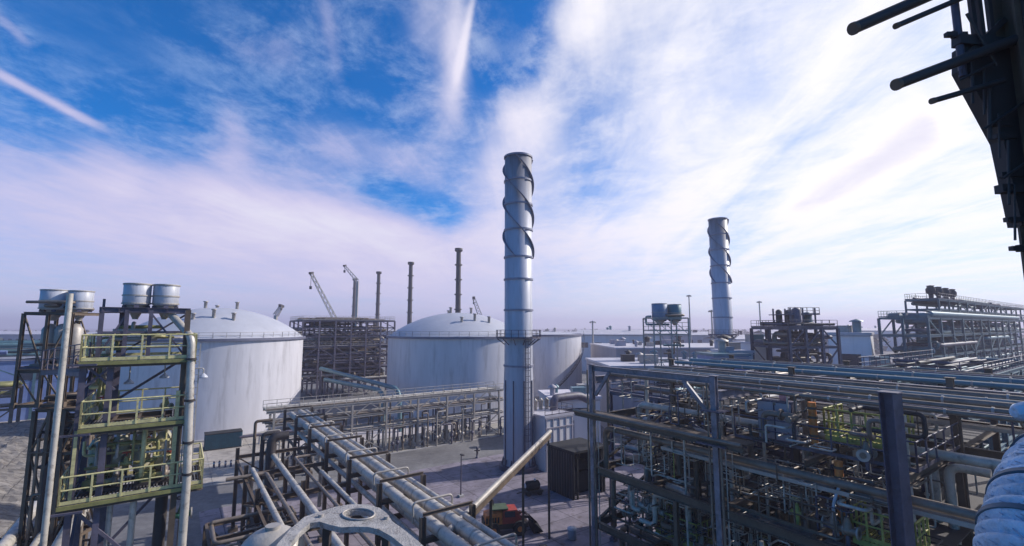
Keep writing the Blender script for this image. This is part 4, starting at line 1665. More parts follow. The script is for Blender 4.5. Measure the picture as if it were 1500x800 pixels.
# long pipes on top of the right rack
TOPS = [(1.2, 0, 0.09, PIPEDULL), (1.9, 0, 0.07, STEEL), (2.7, 0, 0.11, PIPEDULL), (3.4, 0, 0.06, GALV), (4.3, 0, 0.14, PIPEDULL), (5.2, 0, 0.08, TEALP), (6.0, 0, 0.1, GALV), (7.0, 0, 0.15, PIPEDULL),
        (9.4, 0, 0.12, TEALP), (10.4, 0, 0.09, GALV), (11.5, 0, 0.17, TEALP), (12.7, 0, 0.1, PIPEDULL), (13.8, 0, 0.13, STEEL), (15.0, 0, 0.08, GALV), (15.8, 0, 0.1, PIPEDULL)]
for i, (b, z, r, m) in enumerate(TOPS):
    q = MB()
    a0 = -0.5 if b > 3 else 0.2
    z = 16.83 + r + (0.3 if b > 8.3 else 0)
    pts = [(a0, b, z), (34, b, z)]
    if i % 3 == 0:
        pts = [(a0, b, 12.5), (a0, b, z), (34, b, z)]
    q.pipe([wr(*p) for p in pts], r, r * 3, 12)
    o = q.build("long_pipe", m)
    lab = {id(PIPE): "long pale", id(TEALP): "long teal", id(GALV): "long galvanised", id(PIPEDULL): "long dull", id(STEEL): "long dark painted"}[id(m)] + " pipe lying along the top of the dark rack on the right"
    tag(o, lab, "pipe", {id(PIPE): "pale", id(TEALP): "teal", id(GALV): "galvanised", id(PIPEDULL): "dull", id(STEEL): "dark painted"}[id(m)] + " pipes along the top of the dark rack")
    c = MB()
    for k in range(9):
        a = a0 + 1.5 + k * 3.7 + (i % 4) * 0.5
        c.cyl(wr(a, b, z), wr(a + 0.08, b, z), r * 1.25, 12)
    c.build_each("flange", GALV, o)
for i, (b, z, r, m, lab) in enumerate(((0.9, 13.6, 0.18, PIPEDULL, "upper long dull pipe just below the pale edged walkway of the right rack"), (1.5, 10.55, 0.17, PIPEDULL, "thick dull pipe along the middle tier of the right rack"),
                                       (4.2, 14.75, 0.2, PIPE, "thick pale pipe deep in the upper tier of the right rack"), (6.0, 11.8, 0.24, PIPEDULL, "thick dull pipe deep in the middle tier of the right rack"),
                                       (2.2, 7.4, 0.2, PIPEDULL, "thick dull pipe along the low tier of the right rack"))):
    q = MB()
    q.pipe([wr(0.2, b, z - 3), wr(0.2, b, z), wr(24, b, z)], r, r * 3, 12)
    tag(q.build("long_pipe", m), lab, "pipe")


def right_clutter():
    rng = random.Random(2024)
    GRP = "tangled pipes inside the dark rack"
    mats = [PIPEDULL, PIPE, GALV, DARK, BROWN, PIPEDULL, STEEL, PIPE]
    for k in range(285):
        q = MB()
        z = rng.choice((14.55, 11.45, 8.25, 4.85, 11.45, 8.25))
        a0 = rng.choice((0.4, 0.4, 8.8, 8.8, 16.8))
        b0 = rng.choice((0.3, 0.3, 4, 8.4, 12))
        if a0 > 15 and b0 < 3:
            b0 = 3.5
        a1 = a0 + rng.uniform(0, 4.5)
        lo, hi = (a1, b0, z), (a1 + rng.uniform(2, 3.0), b0 + 2.6, z + 2.5)
        pts = rroute(rng, lo, hi, rng.choice((3, 4, 5, 6)))
        if len(pts) < 2:
            continue
        r = rng.choice((0.03, 0.035, 0.04, 0.05, 0.05, 0.07, 0.09, 0.14))
        q.pipe([wr(*p) for p in pts], r, r * 2.6, 8)
        for p0, p1 in zip(pts, pts[1:]):
            d = (p1 - p0)
            if d.length > 1.2 and rng.random() < 0.6:
                c = p0.lerp(p1, rng.uniform(0.3, 0.7))
                dn = d.normalized()
                q.cyl(wr(*(c - dn * 0.05)), wr(*(c + dn * 0.05)), r * 1.9, 8)
        tag(q.build("process_pipe", rng.choice(mats)), "bent pipe in the tangle inside the dark rack on the right", "pipe", GRP)
    # small bore lines on the camera's side
    for k in range(230):
        q = MB()
        z = rng.choice((4.9, 8.3, 8.3, 11.5, 11.5, 14.6))
        a1, b1 = rng.uniform(0.2, 13.6), rng.uniform(0.15, 2.6)
        if a1 > 11:
            b1 += 2.2
        pts = rroute(rng, (a1, b1, z), (a1 + rng.uniform(1.0, 2.4), b1 + 1.4, z + 2.4), rng.choice((3, 4, 5, 6)))
        if len(pts) < 3:
            continue
        r = rng.choice((0.02, 0.025, 0.03, 0.04))
        q.pipe([wr(*p) for p in pts], r, r * 3, 6)
        tag(q.build("small_bore_line", rng.choice([GALV, PIPE, PIPE, BROWN, YGREEN if k % 9 == 0 else PIPEDULL])), "thin small bore line near the front of the dark rack on the right", "pipe", "thin lines at the front of the dark rack")
    # vertical drops
    for k in range(60):
        q = MB()
        a, b = rng.uniform(0.4, 16), rng.uniform(0.2, 10)
        if a > 11 and b < 3:
            b += 3
        z0, z1 = rng.choice(((0, 8), (0, 11), (4.6, 14), (0, 16.5), (8, 14.3)))
        r = rng.choice((0.06, 0.08, 0.12, 0.18))
        q.pipe([wr(a, b, z0), wr(a, b, z1), wr(a + rng.uniform(-2, 2), b, z1)], r, r * 2.5, 8)
        tag(q.build("drop_pipe", rng.choice([PIPEDULL, PIPE, GALV, BROWN])), "upright pipe running between tiers of the dark rack on the right", "pipe", "upright pipes in the dark rack")
    # valves
    vp = None
    vy = None
    for k in range(34):
        z = rng.choice((14.9, 11.9, 8.7, 5.3, 11.9, 8.7))
        a, b = rng.uniform(0.6, 15.5), rng.uniform(0.5, 9)
        loc, rz = wr(a, b, z), rng.choice((ROT_A, ROT_B))
        if vp is None:
            vp = valve_proto("flanged grey valve with dull handwheel among pipes of the dark rack", loc, rz, 0.8, PIPEDULL, "grey valves in the dark rack", STEEL)
            s = MB()
            s.bar((0, 0, -0.62), (0, 0, -0.1), 0.12)
            s.build("stand", STEEL, vp)
        else:
            dup(vp, loc, rz)
    for k in range(9):
        z = rng.choice((11.9, 8.7, 5.3))
        a, b = rng.uniform(1, 15.5), rng.uniform(0.5, 4)
        loc, rz = wr(a, b, z), rng.choice((ROT_A, ROT_B))
        if vy is None:
            vy = valve_proto("yellow green valve among the pipes of the dark rack", loc, rz, 0.6, YGREEN, "yellow green valves in the dark rack", YELLOW)
            s = MB()
            s.bar((0, 0, -0.62), (0, 0, -0.1), 0.14)
            s.build("stand", YGREEN, vy)
        else:
            dup(vy, loc, rz)
    # vessels and exchangers
    ex = None
    for a, b, z in ((3.5, 5.0, 11.46), (5.5, 12, 8.26), (12, 11, 11.46), (12, 5, 8.26), (20, 10, 14.56), (12.5, 12, 14.56), (20, 10.5, 11.46)):
        if ex is None:
            ex = thing("heat_exchanger", "horizontal grey vessel on saddles inside the dark rack on the right", "vessel", wr(a, b, z), ROT_A, "horizontal vessels in the dark rack")
            m = MB()
            m.tube([(-2.6, 0, 0.95), (-2.45, 0, 0.95), (-2.2, 0, 0.95), (2.2, 0, 0.95), (2.45, 0, 0.95), (2.6, 0, 0.95)], [0.2, 0.48, 0.62, 0.62, 0.48, 0.2], 20)
            m.build("shell", PIPEDULL, ex)
            for s in (-1.4, 1.4):
                m = MB()
                m.box((s, 0, 0.22), (0.3, 0.9, 0.44))
                m.build("saddle", STEEL, ex)
            m = MB()
            for s in (-2.0, 0.4, 1.9):
                m.cyl((s, 0, 1.5), (s, 0, 1.95), 0.14, 10)
                m.cyl((s, 0, 1.88), (s, 0, 1.95), 0.25, 10)
            m.cyl((-2.05, 0, 0.95), (-1.95, 0, 0.95), 0.74, 20)
            m.build_each("nozzle", GALV, ex)
        else:
            dup(ex, wr(a, b, z), ROT_A + (math.pi / 2 if b > 11 else 0))
    # yellow and orange things near the big column
    def yplat(a, b, z, la, lb, label, m):
        t = thing("railed_platform", label, "platform", wr(a, b, z), ROT_A)
        d = MB()
        for k in range(int(la / 0.14)):
            d.box((0.07 + k * 0.14, lb / 2, 0), (0.06, lb, 0.05))
        d.bar((0, 0, -0.1), (la, 0, -0.1), 0.1, 0.2)
        d.bar((0, lb, -0.1), (la, lb, -0.1), 0.1, 0.2)
        d.build("deck", m, t)
        r = MB()
        r.rail([(0, lb, 0.03), (0, 0, 0.03), (la, 0, 0.03), (la, lb, 0.03)], 1.1, 0.5, 0.035)
        r.build("handrail", m, t)
        for x in (0.1, la - 0.1):
            l = MB()
            l.bar((x, lb / 2, -z if z < 4 else -3.0), (x, lb / 2, -0.1), 0.14)
            l.build("leg", BROWN, t)
        return t
    yplat(12.2, 2.2, 15.2, 2.6, 2.0, "yellow green railed platform beside the big dark column, orange standpipes next to it", YGREEN)
    yplat(13.4, 1.0, 11.6, 2.0, 1.5, "yellow green slatted platform low beside the big dark column", YGREEN)
    yplat(3.6, 1.2, 8.5, 2.6, 1.5, "yellow green railed platform in the dark under the walkway", YGREEN)
    for i, (a, b, z0, z1, lab) in enumerate(((11.9, 1.8, 14.5, 16.6, "upper orange standpipe beside the yellow green platform"), (13.0, 1.2, 11.5, 14.4, "tall orange brown standpipe left of the big dark column"))):
        m = MB()
        m.cyl(wr(a, b, z0), wr(a, b, z1), 0.16, 12)
        o = m.build("standpipe", ORANGE)
        tag(o, lab, "pipe")
        m = MB()
        for k in range(int((z1 - z0) / 0.4)):
            m.cyl(wr(a, b, z0 + 0.2 + k * 0.4), wr(a, b, z0 + 0.3 + k * 0.4), 0.2, 12)
        m.build_each("coupling", BROWN, o)
    m = MB()
    p = wr(12.9, 0.9, 11.5)
    m.pipe([Vector(p) + Vector((0, 0, 0)), Vector(p) + Vector((-0.3, -0.2, 1.2)), Vector(p) + Vector((0.25, -0.1, 2.2))], 0.06, 0.6, 8)
    tag(m.build("white_hose", DRUMM), "short white hose curving beside the orange brown standpipe", "hose")
    t = thing("control_cabinet", "pale grey control cabinet in the dark rack left of the yellow green platform", "cabinet", wr(10.2, 2.2, 14.55), ROT_A)
    m = MB()
    m.box((0, 0, 0.95), (1.6, 0.6, 1.9))
    m.build("body", STEEL, t)
    for s in (-0.4, 0.4):
        m = MB()
        m.box((s, -0.32, 0.95), (0.72, 0.04, 1.7))
        m.build("door", GREYWALL, t)
    m = MB()
    m.lathe([(0.01, 0), (0.16, 0), (0.16, 0.3), (0.01, 0.42)], (0.3, 0, 1.9), 12)
    m.build("beacon", mat("pink_beacon", (0.60, 0.28, 0.30), 0.5), t)


right_clutter()

# ------------------------------------------------------------------ between: skid, duct and boiler casing beside the tall chimney
def casing():
    t = thing("boiler_casing", "low pale boiler casing with a duct on top, right of the tallest chimney's foot", "boiler casing", (4.6, 66.5, 0), ROT_B)
    m = MB()
    m.box((2.6, 3, 3.6), (5.2, 6, 7.2))
    w = m.build("wall", PALEWALL, t)
    m = MB()
    for k in range(5):
        m.box((0.2 + k * 1.2, -0.06, 3.6), (0.14, 0.12, 7.2))
    for z in (2.9, 5.8, 7.1):
        m.box((2.6, -0.075, z), (5.2, 0.15, 0.16))
    m.build("stiffener", GREYWALL, w)
    m = MB()
    m.box((2.6, 3, 7.36), (5.5, 6.3, 0.3))
    m.build("roof", ROOFM, t)
    m = MB()
    m.pipe([(4.2, 3, 7.4), (4.2, 3, 9.2), (9.5, 3, 9.2), (12, 3, 8.0)], 0.6, 1.1, 16)
    m.build("duct", STEEL, t)
    m = MB()
    m.rail([(0, 0, 7.52), (5.2, 0, 7.52), (5.2, 6, 7.52)], 1.1, 1.2, 0.03)
    m.build("handrail", STEEL, t)
    m = MB()
    for k in range(4):
        m.lathe([(0.3, 0), (0.3, 1.2), (0.45, 1.3), (0.01, 1.7)], (0.8 + 1.1 * k, 4.6, 7.5), 10)
    m.build("roof_vent", GALV, t)


casing()
t = thing("shelter", "open shelter, shade put into its black colour, at the left end of the dark rack", "shelter", (7.2, 56.0, 0), ROT_B)
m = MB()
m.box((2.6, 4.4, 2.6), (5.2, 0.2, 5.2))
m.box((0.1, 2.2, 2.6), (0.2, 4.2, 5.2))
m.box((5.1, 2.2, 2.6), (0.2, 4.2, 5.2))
w_ = m.build("wall", BLACK, t)  # walls, roof and posts are coloured black to stand in for shade
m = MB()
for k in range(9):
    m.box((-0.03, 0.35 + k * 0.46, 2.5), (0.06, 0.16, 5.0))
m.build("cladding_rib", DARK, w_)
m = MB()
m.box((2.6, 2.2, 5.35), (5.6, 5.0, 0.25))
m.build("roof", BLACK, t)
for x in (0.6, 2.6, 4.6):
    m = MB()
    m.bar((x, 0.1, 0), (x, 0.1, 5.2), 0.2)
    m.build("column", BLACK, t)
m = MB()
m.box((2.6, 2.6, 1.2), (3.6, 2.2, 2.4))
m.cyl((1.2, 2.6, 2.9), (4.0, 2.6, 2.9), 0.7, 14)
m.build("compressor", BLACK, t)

building('annex', 'low flat pale annex behind the boiler casing, before the flat topped tank', 'building', (6.5, 82), R(8), 9, 9, 7.4, PALEWALL, mat('lilac_roof', (0.60, 0.56, 0.60), 0.7, 0, 0.12, 0.3, 0.2), None, 0, 4, 31)

# sloping pale pipe across to the dark rack
a, b = P(688, 748, 31), P(806, 632, 47)
a = a - (b - a) * 0.16
m = MB()
m.tube([a, b], 0.2, 14)
o = m.build("sloping_pipe", GALV)
tag(o, "pale straight pipe sloping up from the left rack to the dark shelter", "pipe")
m = MB()
m.bar(a - UP * 0.42, b - UP * 0.42, 0.2, 0.34)
for k in (0.02, 0.3, 0.62, 0.97):
    q = a.lerp(b, k) - UP * 0.55
    m.bar((q.x, q.y, 0), q, 0.2)
m.build("support_beam", BROWN, o)


# ------------------------------------------------------------------ mobile plant and small things in the yard
def loader():
    p = G(741, 780)
    t = thing("loader", "orange and red wheeled loader parked at the bottom of the yard", "loader", (p.x, p.y, 0), R(12))
    m = MB()
    m.box((0, 0, 0.85), (4.2, 1.5, 0.5))
    m.bar((-1.9, 0, 1.0), (-2.3, 0, 1.0), 1.5, 0.9)
    m.build("chassis", DARK, t)
    m = MB()
    v = [(-2.2, -0.8, 1.1), (-0.5, -0.8, 1.1), (-0.5, 0.8, 1.1), (-2.2, 0.8, 1.1), (-2.1, -0.7, 1.9), (-0.5, -0.75, 2.2), (-0.5, 0.75, 2.2), (-2.1, 0.7, 1.9)]
    m.add(v, [(3, 2, 1, 0), (4, 5, 6, 7), (0, 1, 5, 4), (1, 2, 6, 5), (2, 3, 7, 6), (3, 0, 4, 7)])
    hood = m.build("hood", ORANGE, t)
    m = MB()
    for k in range(5):
        m.box((-2.0 + k * 0.28, -0.82, 1.5), (0.14, 0.06, 0.5))
    m.build("grille", BLACK, hood)
    m = MB()
    v = [(-0.5, -0.8, 1.1), (1.6, -0.8, 1.1), (1.6, 0.8, 1.1), (-0.5, 0.8, 1.1), (-0.4, -0.75, 2.3), (1.0, -0.75, 2.3), (1.0, 0.75, 2.3), (-0.4, 0.75, 2.3)]
    m.add(v, [(3, 2, 1, 0), (4, 5, 6, 7), (0, 1, 5, 4), (1, 2, 6, 5), (2, 3, 7, 6), (3, 0, 4, 7)])
    cab = m.build("cab", RED, t)
    m = MB()
    m.box((0.25, -0.8, 1.95), (1.0, 0.06, 0.5))
    m.box((0.25, 0.8, 1.95), (1.0, 0.06, 0.5))
    m.build_each("window", GLASS, cab)
    m = MB()
    m.box((-0.7, 0, 2.42), (1.6, 1.5, 0.12))
    m.build("canopy", GREEN, t)
    m = MB()
    m.pipe([(-1.2, 0.4, 2.0), (-1.2, 0.4, 2.9), (-1.4, 0.4, 3.1)], 0.06, 0.15, 8)
    m.build("exhaust", BLACK, t)
    for y in (-0.55, 0.55):
        m = MB()
        m.cyl((1.45, y, 1.75), (1.56, y, 1.75), 0.12, 12)
        m.build("headlight", DRUMM, cab)
    for x in (-1.35, 1.2):
        for y in (-0.85, 0.85):
            m = MB()
            m.lathe([(0.7, -0.24), (0.7, 0.24), (0.66, 0.24), (0.66, -0.24), (0.7, -0.24)], (0, 0, 0), 14, 0.2, math.pi - 0.2, False)
            m.v = [(x + p_[0], y + p_[2], 0.62 + p_[1]) for p_ in m.v]
            m.build("mudguard", BLACK, t)
            w = MB()
            w.cyl((x, y - 0.2, 0.62), (x, y + 0.2, 0.62), 0.62, 20)
            wh = w.build("wheel", RUBBER, t)
            h = MB()
            h.cyl((x, y - 0.22, 0.62), (x, y + 0.22, 0.62), 0.26, 12)
            h.build("hub", ORANGE, wh)
    m = MB()
    for y in (-0.5, 0.5):
        m.bar((0.6, y, 1.6), (2.1, y, 1.5), 0.16, 0.24)
        m.bar((2.1, y, 1.5), (2.7, y, 0.7), 0.16, 0.22)
    m.cyl((2.1, -0.55, 1.5), (2.1, 0.55, 1.5), 0.1, 8)
    m.build("lift_arm", DARK, t)
    m = MB()
    m.add([(2.6, -1.1, 0.15), (3.5, -1.1, 0.2), (2.6, 1.1, 0.15), (3.5, 1.1, 0.2), (2.6, -1.1, 1.1), (2.6, 1.1, 1.1), (2.52, -1.1, 0.1), (2.52, 1.1, 0.1), (2.52, -1.1, 1.15), (2.52, 1.1, 1.15)],
          [(0, 1, 3, 2), (0, 2, 5, 4), (0, 4, 1), (2, 3, 5), (6, 8, 9, 7), (6, 7, 3, 1)])
    m.build("bucket", BLACK, t)


loader()
p = G(780, 724)
t = thing("trolley_tank", "small dark trolley with a rounded tank and two pale caps, in the yard", "trolley", (p.x, p.y, 0), R(20))
m = MB()
m.box((0, 0, 0.45), (2.3, 1.2, 0.2))
m.bar((-1.1, 0, 0.45), (-2.0, 0, 0.3), 0.1)
m.build("frame", DARK, t)
m = MB()
m.tube([(-0.9, 0, 1.05), (-0.75, 0, 1.05), (0.75, 0, 1.05), (0.9, 0, 1.05)], [0.25, 0.52, 0.52, 0.25], 16)
m.build("tank", BLACK, t)
m = MB()
for s in (-0.95, 0.9):
    m.cyl((s, 0, 1.05), (s + 0.05, 0, 1.05), 0.26, 12)
m.cyl((0.3, 0, 1.5), (0.3, 0, 1.75), 0.14, 10)
m.build("cap", PALEWALL, t)
for x in (-0.7, 0.7):
    for y in (-0.6, 0.6):
        m = MB()
        m.cyl((x, y - 0.09, 0.3), (x, y + 0.09, 0.3), 0.3, 14)
        m.build("wheel", RUBBER, t)


def lamp(label, u, v, h):
    p = G(u, v)
    t = thing("lamp_post", label, "lamp post", (p.x, p.y, 0), GA)
    m = MB()
    m.tube([(0, 0, 0), (0, 0, h)], [0.09, 0.06], 8)
    m.build("pole", STEEL, t)
    m = MB()
    m.box((0, 0, 0.12), (0.6, 0.6, 0.24))
    m.build("plinth", CONC, t)
    m = MB()
    m.box((0, -0.22, h + 0.02), (0.26, 0.6, 0.12))
    m.build("lamp_head", DARK, t)


lamp("thin lamp post standing on the yard between the left rack and tallest chimney", 675, 728, 4.8)
p = G(699, 671)
t = thing("hydrant", "small dark hydrant stand by the road in front of the tallest chimney", "hydrant", (p.x, p.y, 0))
m = MB()
m.lathe([(0.3, 0), (0.3, 0.1), (0.16, 0.15), (0.16, 1.3), (0.22, 1.35), (0.16, 1.6), (0.01, 1.7)], n=12)
m.build("barrel", STEEL, t)
m = MB()
m.cyl((-0.42, 0, 1.1), (0.42, 0, 1.1), 0.09, 10)
m.cyl((0, -0.4, 1.0), (0, 0, 1.0), 0.11, 10)
m.build("outlet", DARK, t)
bl = None
for i, (u, v, lab) in enumerate(((313, 686, "leftmost of the row of short bollards on the apron before the big left tank"), (321, 685, "second from the left in the row of short bollards before the big left tank"),
                                 (330, 685, "second from the right in the row of short bollards before the big left tank"), (338, 684, "rightmost of the row of short bollards before the big left tank"))):
    q = G(u, v)
    if bl is None:
        bl = thing("bollard", lab, "bollard", (q.x, q.y, 0), 0, "short bollards before the big left tank")
        m = MB()
        m.lathe([(0.13, 0), (0.13, 0.85), (0.09, 0.95), (0.01, 0.98)], n=12)
        m.build("post", STEEL, bl)
        m = MB()
        m.ring((0, 0, 0), 0.125, 0.14, 0.6, 0.75, 12)
        m.build("band", PALEWALL, bl)
    else:
        dup(bl, (q.x, q.y, 0), 0, lab)
p = G(326, 656)
t = thing("storage_container", "dark teal container at the foot of the big left tank", "container", (p.x, p.y, 0), GA)
m = MB()
m.box((0, 0, 1.35), (5.2, 2.4, 2.3))
for k in range(17):
    m.box((-2.4 + k * 0.3, -1.22, 1.35), (0.14, 0.06, 2.1))
m.build("body", mat("dark_teal_paint", (0.012, 0.06, 0.085), 0.5), t)
m = MB()
m.box((0, 0, 2.56), (5.3, 2.5, 0.12))
m.box((0, 0, 0.1), (5.3, 2.5, 0.2))
m.build("frame", BLACK, t)
m = MB()
for k in (-0.55, 0.55):
    m.box((2.63, k, 1.35), (0.06, 1.0, 2.1))
m.build("door", TEAL, t)
q0 = G(350, 655)
m = MB()
m.pipe([(q0.x, q0.y, 1.6), (q0.x + B.x * 9, q0.y + B.y * 9, 1.6), (q0.x + B.x * 9, q0.y + B.y * 9, 0)], 0.25, 0.6, 10)
o = m.build("ground_pipe", STEEL)
tag(o, "dark pipe running low from the teal container along the big left tank", "pipe")
m = MB()
for k in (0.3, 3, 6):
    m.bar((q0.x + B.x * k, q0.y + B.y * k, 0), (q0.x + B.x * k, q0.y + B.y * k, 1.4), 0.25)
m.build("support", CONC, o)
p = G(838, 790)
t = thing("bucket_stack", "small white capped drum on the yard by the foot of the dark rack", "drum", (p.x, p.y, 0))
m = MB()
m.lathe([(0.3, 0), (0.42, 0.1), (0.42, 0.9), (0.3, 0.98), (0.01, 1.0)], n=16)
m.build("body", GREYWALL, t)
m = MB()
m.lathe([(0.44, 0.9), (0.44, 1.02), (0.01, 1.1)], n=16)
m.build("lid", WHITE, t)

# ------------------------------------------------------------------ middle distance on the right
building("compressor_hall", "wide flat pale roofed hall right of the tallest chimney, vents on its roof", "building", (18.5, 88), R(3), 32, 22, 12.2, GREYWALL, ROOFM, None, 0, 14, 3)
building("compressor_hall", "farther flat roofed hall behind the blue drum tower on the right", "building", (27, 122), R(3), 40, 30, 14.0, GREYWALL, ROOFM, None, 0, 16, 4)
building("switch_house", "small blue walled house in front of the second wrapped chimney", "building", (33.5, 78), R(4), 6, 6, 15.0, BLUEP, TEALP, None, 0, 2, 5)
building("switch_house", "small pale box building right of the second wrapped chimney, nearer the camera", "building", (38.0, 82), R(5), 4.2, 6, 15.3, PALEWALL, ROOFM, None, 0, 2, 6)
building("switch_house", "smaller pale box building against the left side of the dark tower module", "building", (45, 88), R(5), 4.0, 6, 16.6, PALEWALL, ROOFM, None, 0, 2, 7)
building("process_hall", "large grey walled hall with a white sunlit end, left of the teal frames", "building", (68.5 - 6.9 * A.x, 90 - 6.9 * A.y), ROT_A + R(14), 6.9, 8.6, 18.3, mat('white_sheet_wall', (0.80, 0.78, 0.80), 0.55, 0, 0.06, 0.3, 0.15, streaks=True), ROOFM, None, 0, 3, 9)
module("drum_tower", "light steel frame on the right with two blue grey drums against the sky", "tower", (17.9, 59), R(6), lin(0, 4.6, 3), lin(0, 3.4, 2), [6, 11, 15.5, 18.9, 21.0], GALV, 51, 0.14, 0.15, 8,
       [PIPEDULL, TEALP], (0.08, 0.16), 0.6, (19.2,), GALV, (19.2,), 0)
drum("blue grey drum on the light steel frame of the right, nearer the tallest chimney", (19.2, 60.6, 20.6), 0.98, 2.3, mat("slate_drum_paint", (0.20, 0.24, 0.33), 0.5, 0, 0.12, 1.0, 0.25))
drum("blue grey drum on the light steel frame of the right, nearer the second wrapped chimney", (21.2, 60.8, 20.6), 0.88, 2.2, TEALP)
module("process_module", "dense dark tower module with clumped vessels on top, right of the second wrapped chimney", "process plant", (45, 76), R(10), lin(0, 9.2, 4), lin(0, 9, 3), [5, 9, 13, 16.5, 19.6], STEEL, 52, 0.4, 0.4, 34,
       [DARK, STEEL, PIPEDULL, BROWN], (0.12, 0.4), 0.8, (19.6,), STEEL, (19.6, 13), 8, [STEEL, DARK, PIPEDULL])
t = thing("separator_stack", "dark clump of vessels and beams topping the dense dark tower module", "vessel", (47.2, 79.0, 19.85), R(10))
rng = random.Random(12)
for k in range(5):
    m = MB()
    x, y, r, h = rng.uniform(0, 5), rng.uniform(0, 4), rng.uniform(0.5, 0.9), rng.uniform(1.6, 2.9)
    m.lathe([(r, 0), (r, h), (r * 0.6, h + 0.3), (0.01, h + 0.4)], (x, y, 0), 12)
    m.build("vessel", rng.choice([DARK, STEEL, TEAL]), t)
m = MB()
m.box((2.4, 2, 2.1), (6.2, 4.6, 0.14))
for x in (0, 2.4, 4.8):
    for y in (0, 4):
        m.bar((x, y, 0), (x, y, 3.2), 0.2)
m.rail([(-0.6, -0.3, 2.17), (5.4, -0.3, 2.17)], 1.1, 1.2, 0.04)
m.build("top_frame", STEEL, t)
module("process_module", "low purple grey tangle of pipes just behind the left part of the dark rack", "process plant", (9.5, 46), ROT_A, lin(0, 22, 5), lin(0, 12, 3), [4, 8, 11.2, 13.6], STEEL, 53, 0.35, 0.35, 40,
       [PIPEDULL, STEEL, TEALP, GALV, PIPE], (0.1, 0.35), 0.5, (13.6,), STEEL, (8,), 8, [PIPEDULL, TEAL, GREYWALL])
module("process_module", "tangle of pipes and beams behind the dark rack, before the large grey walled hall", "process plant", (36, 56), ROT_B, lin(0, 26, 6), lin(0, 10, 3), [5, 9, 12.4], STEEL, 54, 0.4, 0.4, 40,
       [PIPEDULL, STEEL, GALV, PIPE], (0.12, 0.4), 0.5, (12.4,), GALV, (9,), 6, [PIPEDULL, GREYWALL, DARK])
building("low_building", "low pale roofed building below the teal frames, roof sloping towards the camera", "building", (58, 76), R(20), 14, 8, 12.0, TEAL, TEALP, None, 1.0, 2, 10)
module("process_module", "blue teal mass of frames and pipes along the right edge", "process plant", (40, 40), ROT_B, lin(0, 26, 6), lin(0, 9, 3), [5, 9.5, 13.5, 15.5], TEAL, 56, 0.4, 0.4, 40,
       [STEEL, DARK, TEAL], (0.08, 0.2), 0.6, (15.5,), STEEL, (9.5,), 5, [TEAL, TEALP])
# the teal frames and the long fan rack
module("teal_frame", "tall teal steel frames filled with pipes under the long fan rack", "process plant", (73, 82), ROT_B, lin(0, 104, 14), lin(0, 7, 3), [5, 10, 14.5, 18.2, 21.4], TEAL, 55, 0.4, 0.38, 95,
       [TEAL, TEALP, STEEL, TEAL], (0.15, 0.5), 0.75, (21.4,), TEAL, (10, 18.2), 14, [TEAL, STEEL])
t = module("fan_rack", "long dark fan rack on top of the teal frames, round fans at one end", "cooler", (73 + 11 * B.x - 0.6 * A.x, 82 + 11 * B.y - 0.6 * A.y), ROT_B, lin(0, 93, 14), lin(0, 5, 2), [23.2, 25.0], TEAL, 57, 0.3, 0.3, 10,
           [TEAL, STEEL], (0.2, 0.4), 0.4, (25.0,), STEEL, (25.0,), 0, None, None, 21.6)
for k in range(4):
    m = MB()
    x = 1.0 + k * 5.2
    m.lathe([(0.35, 0), (0.4, 0.9), (0.75, 1.2), (0.8, 1.9), (0.5, 2.4), (0.68, 2.6), (0.01, 2.7)], (x, 1.2, 25.2), 16)
    m.build("fan", DARK, t)


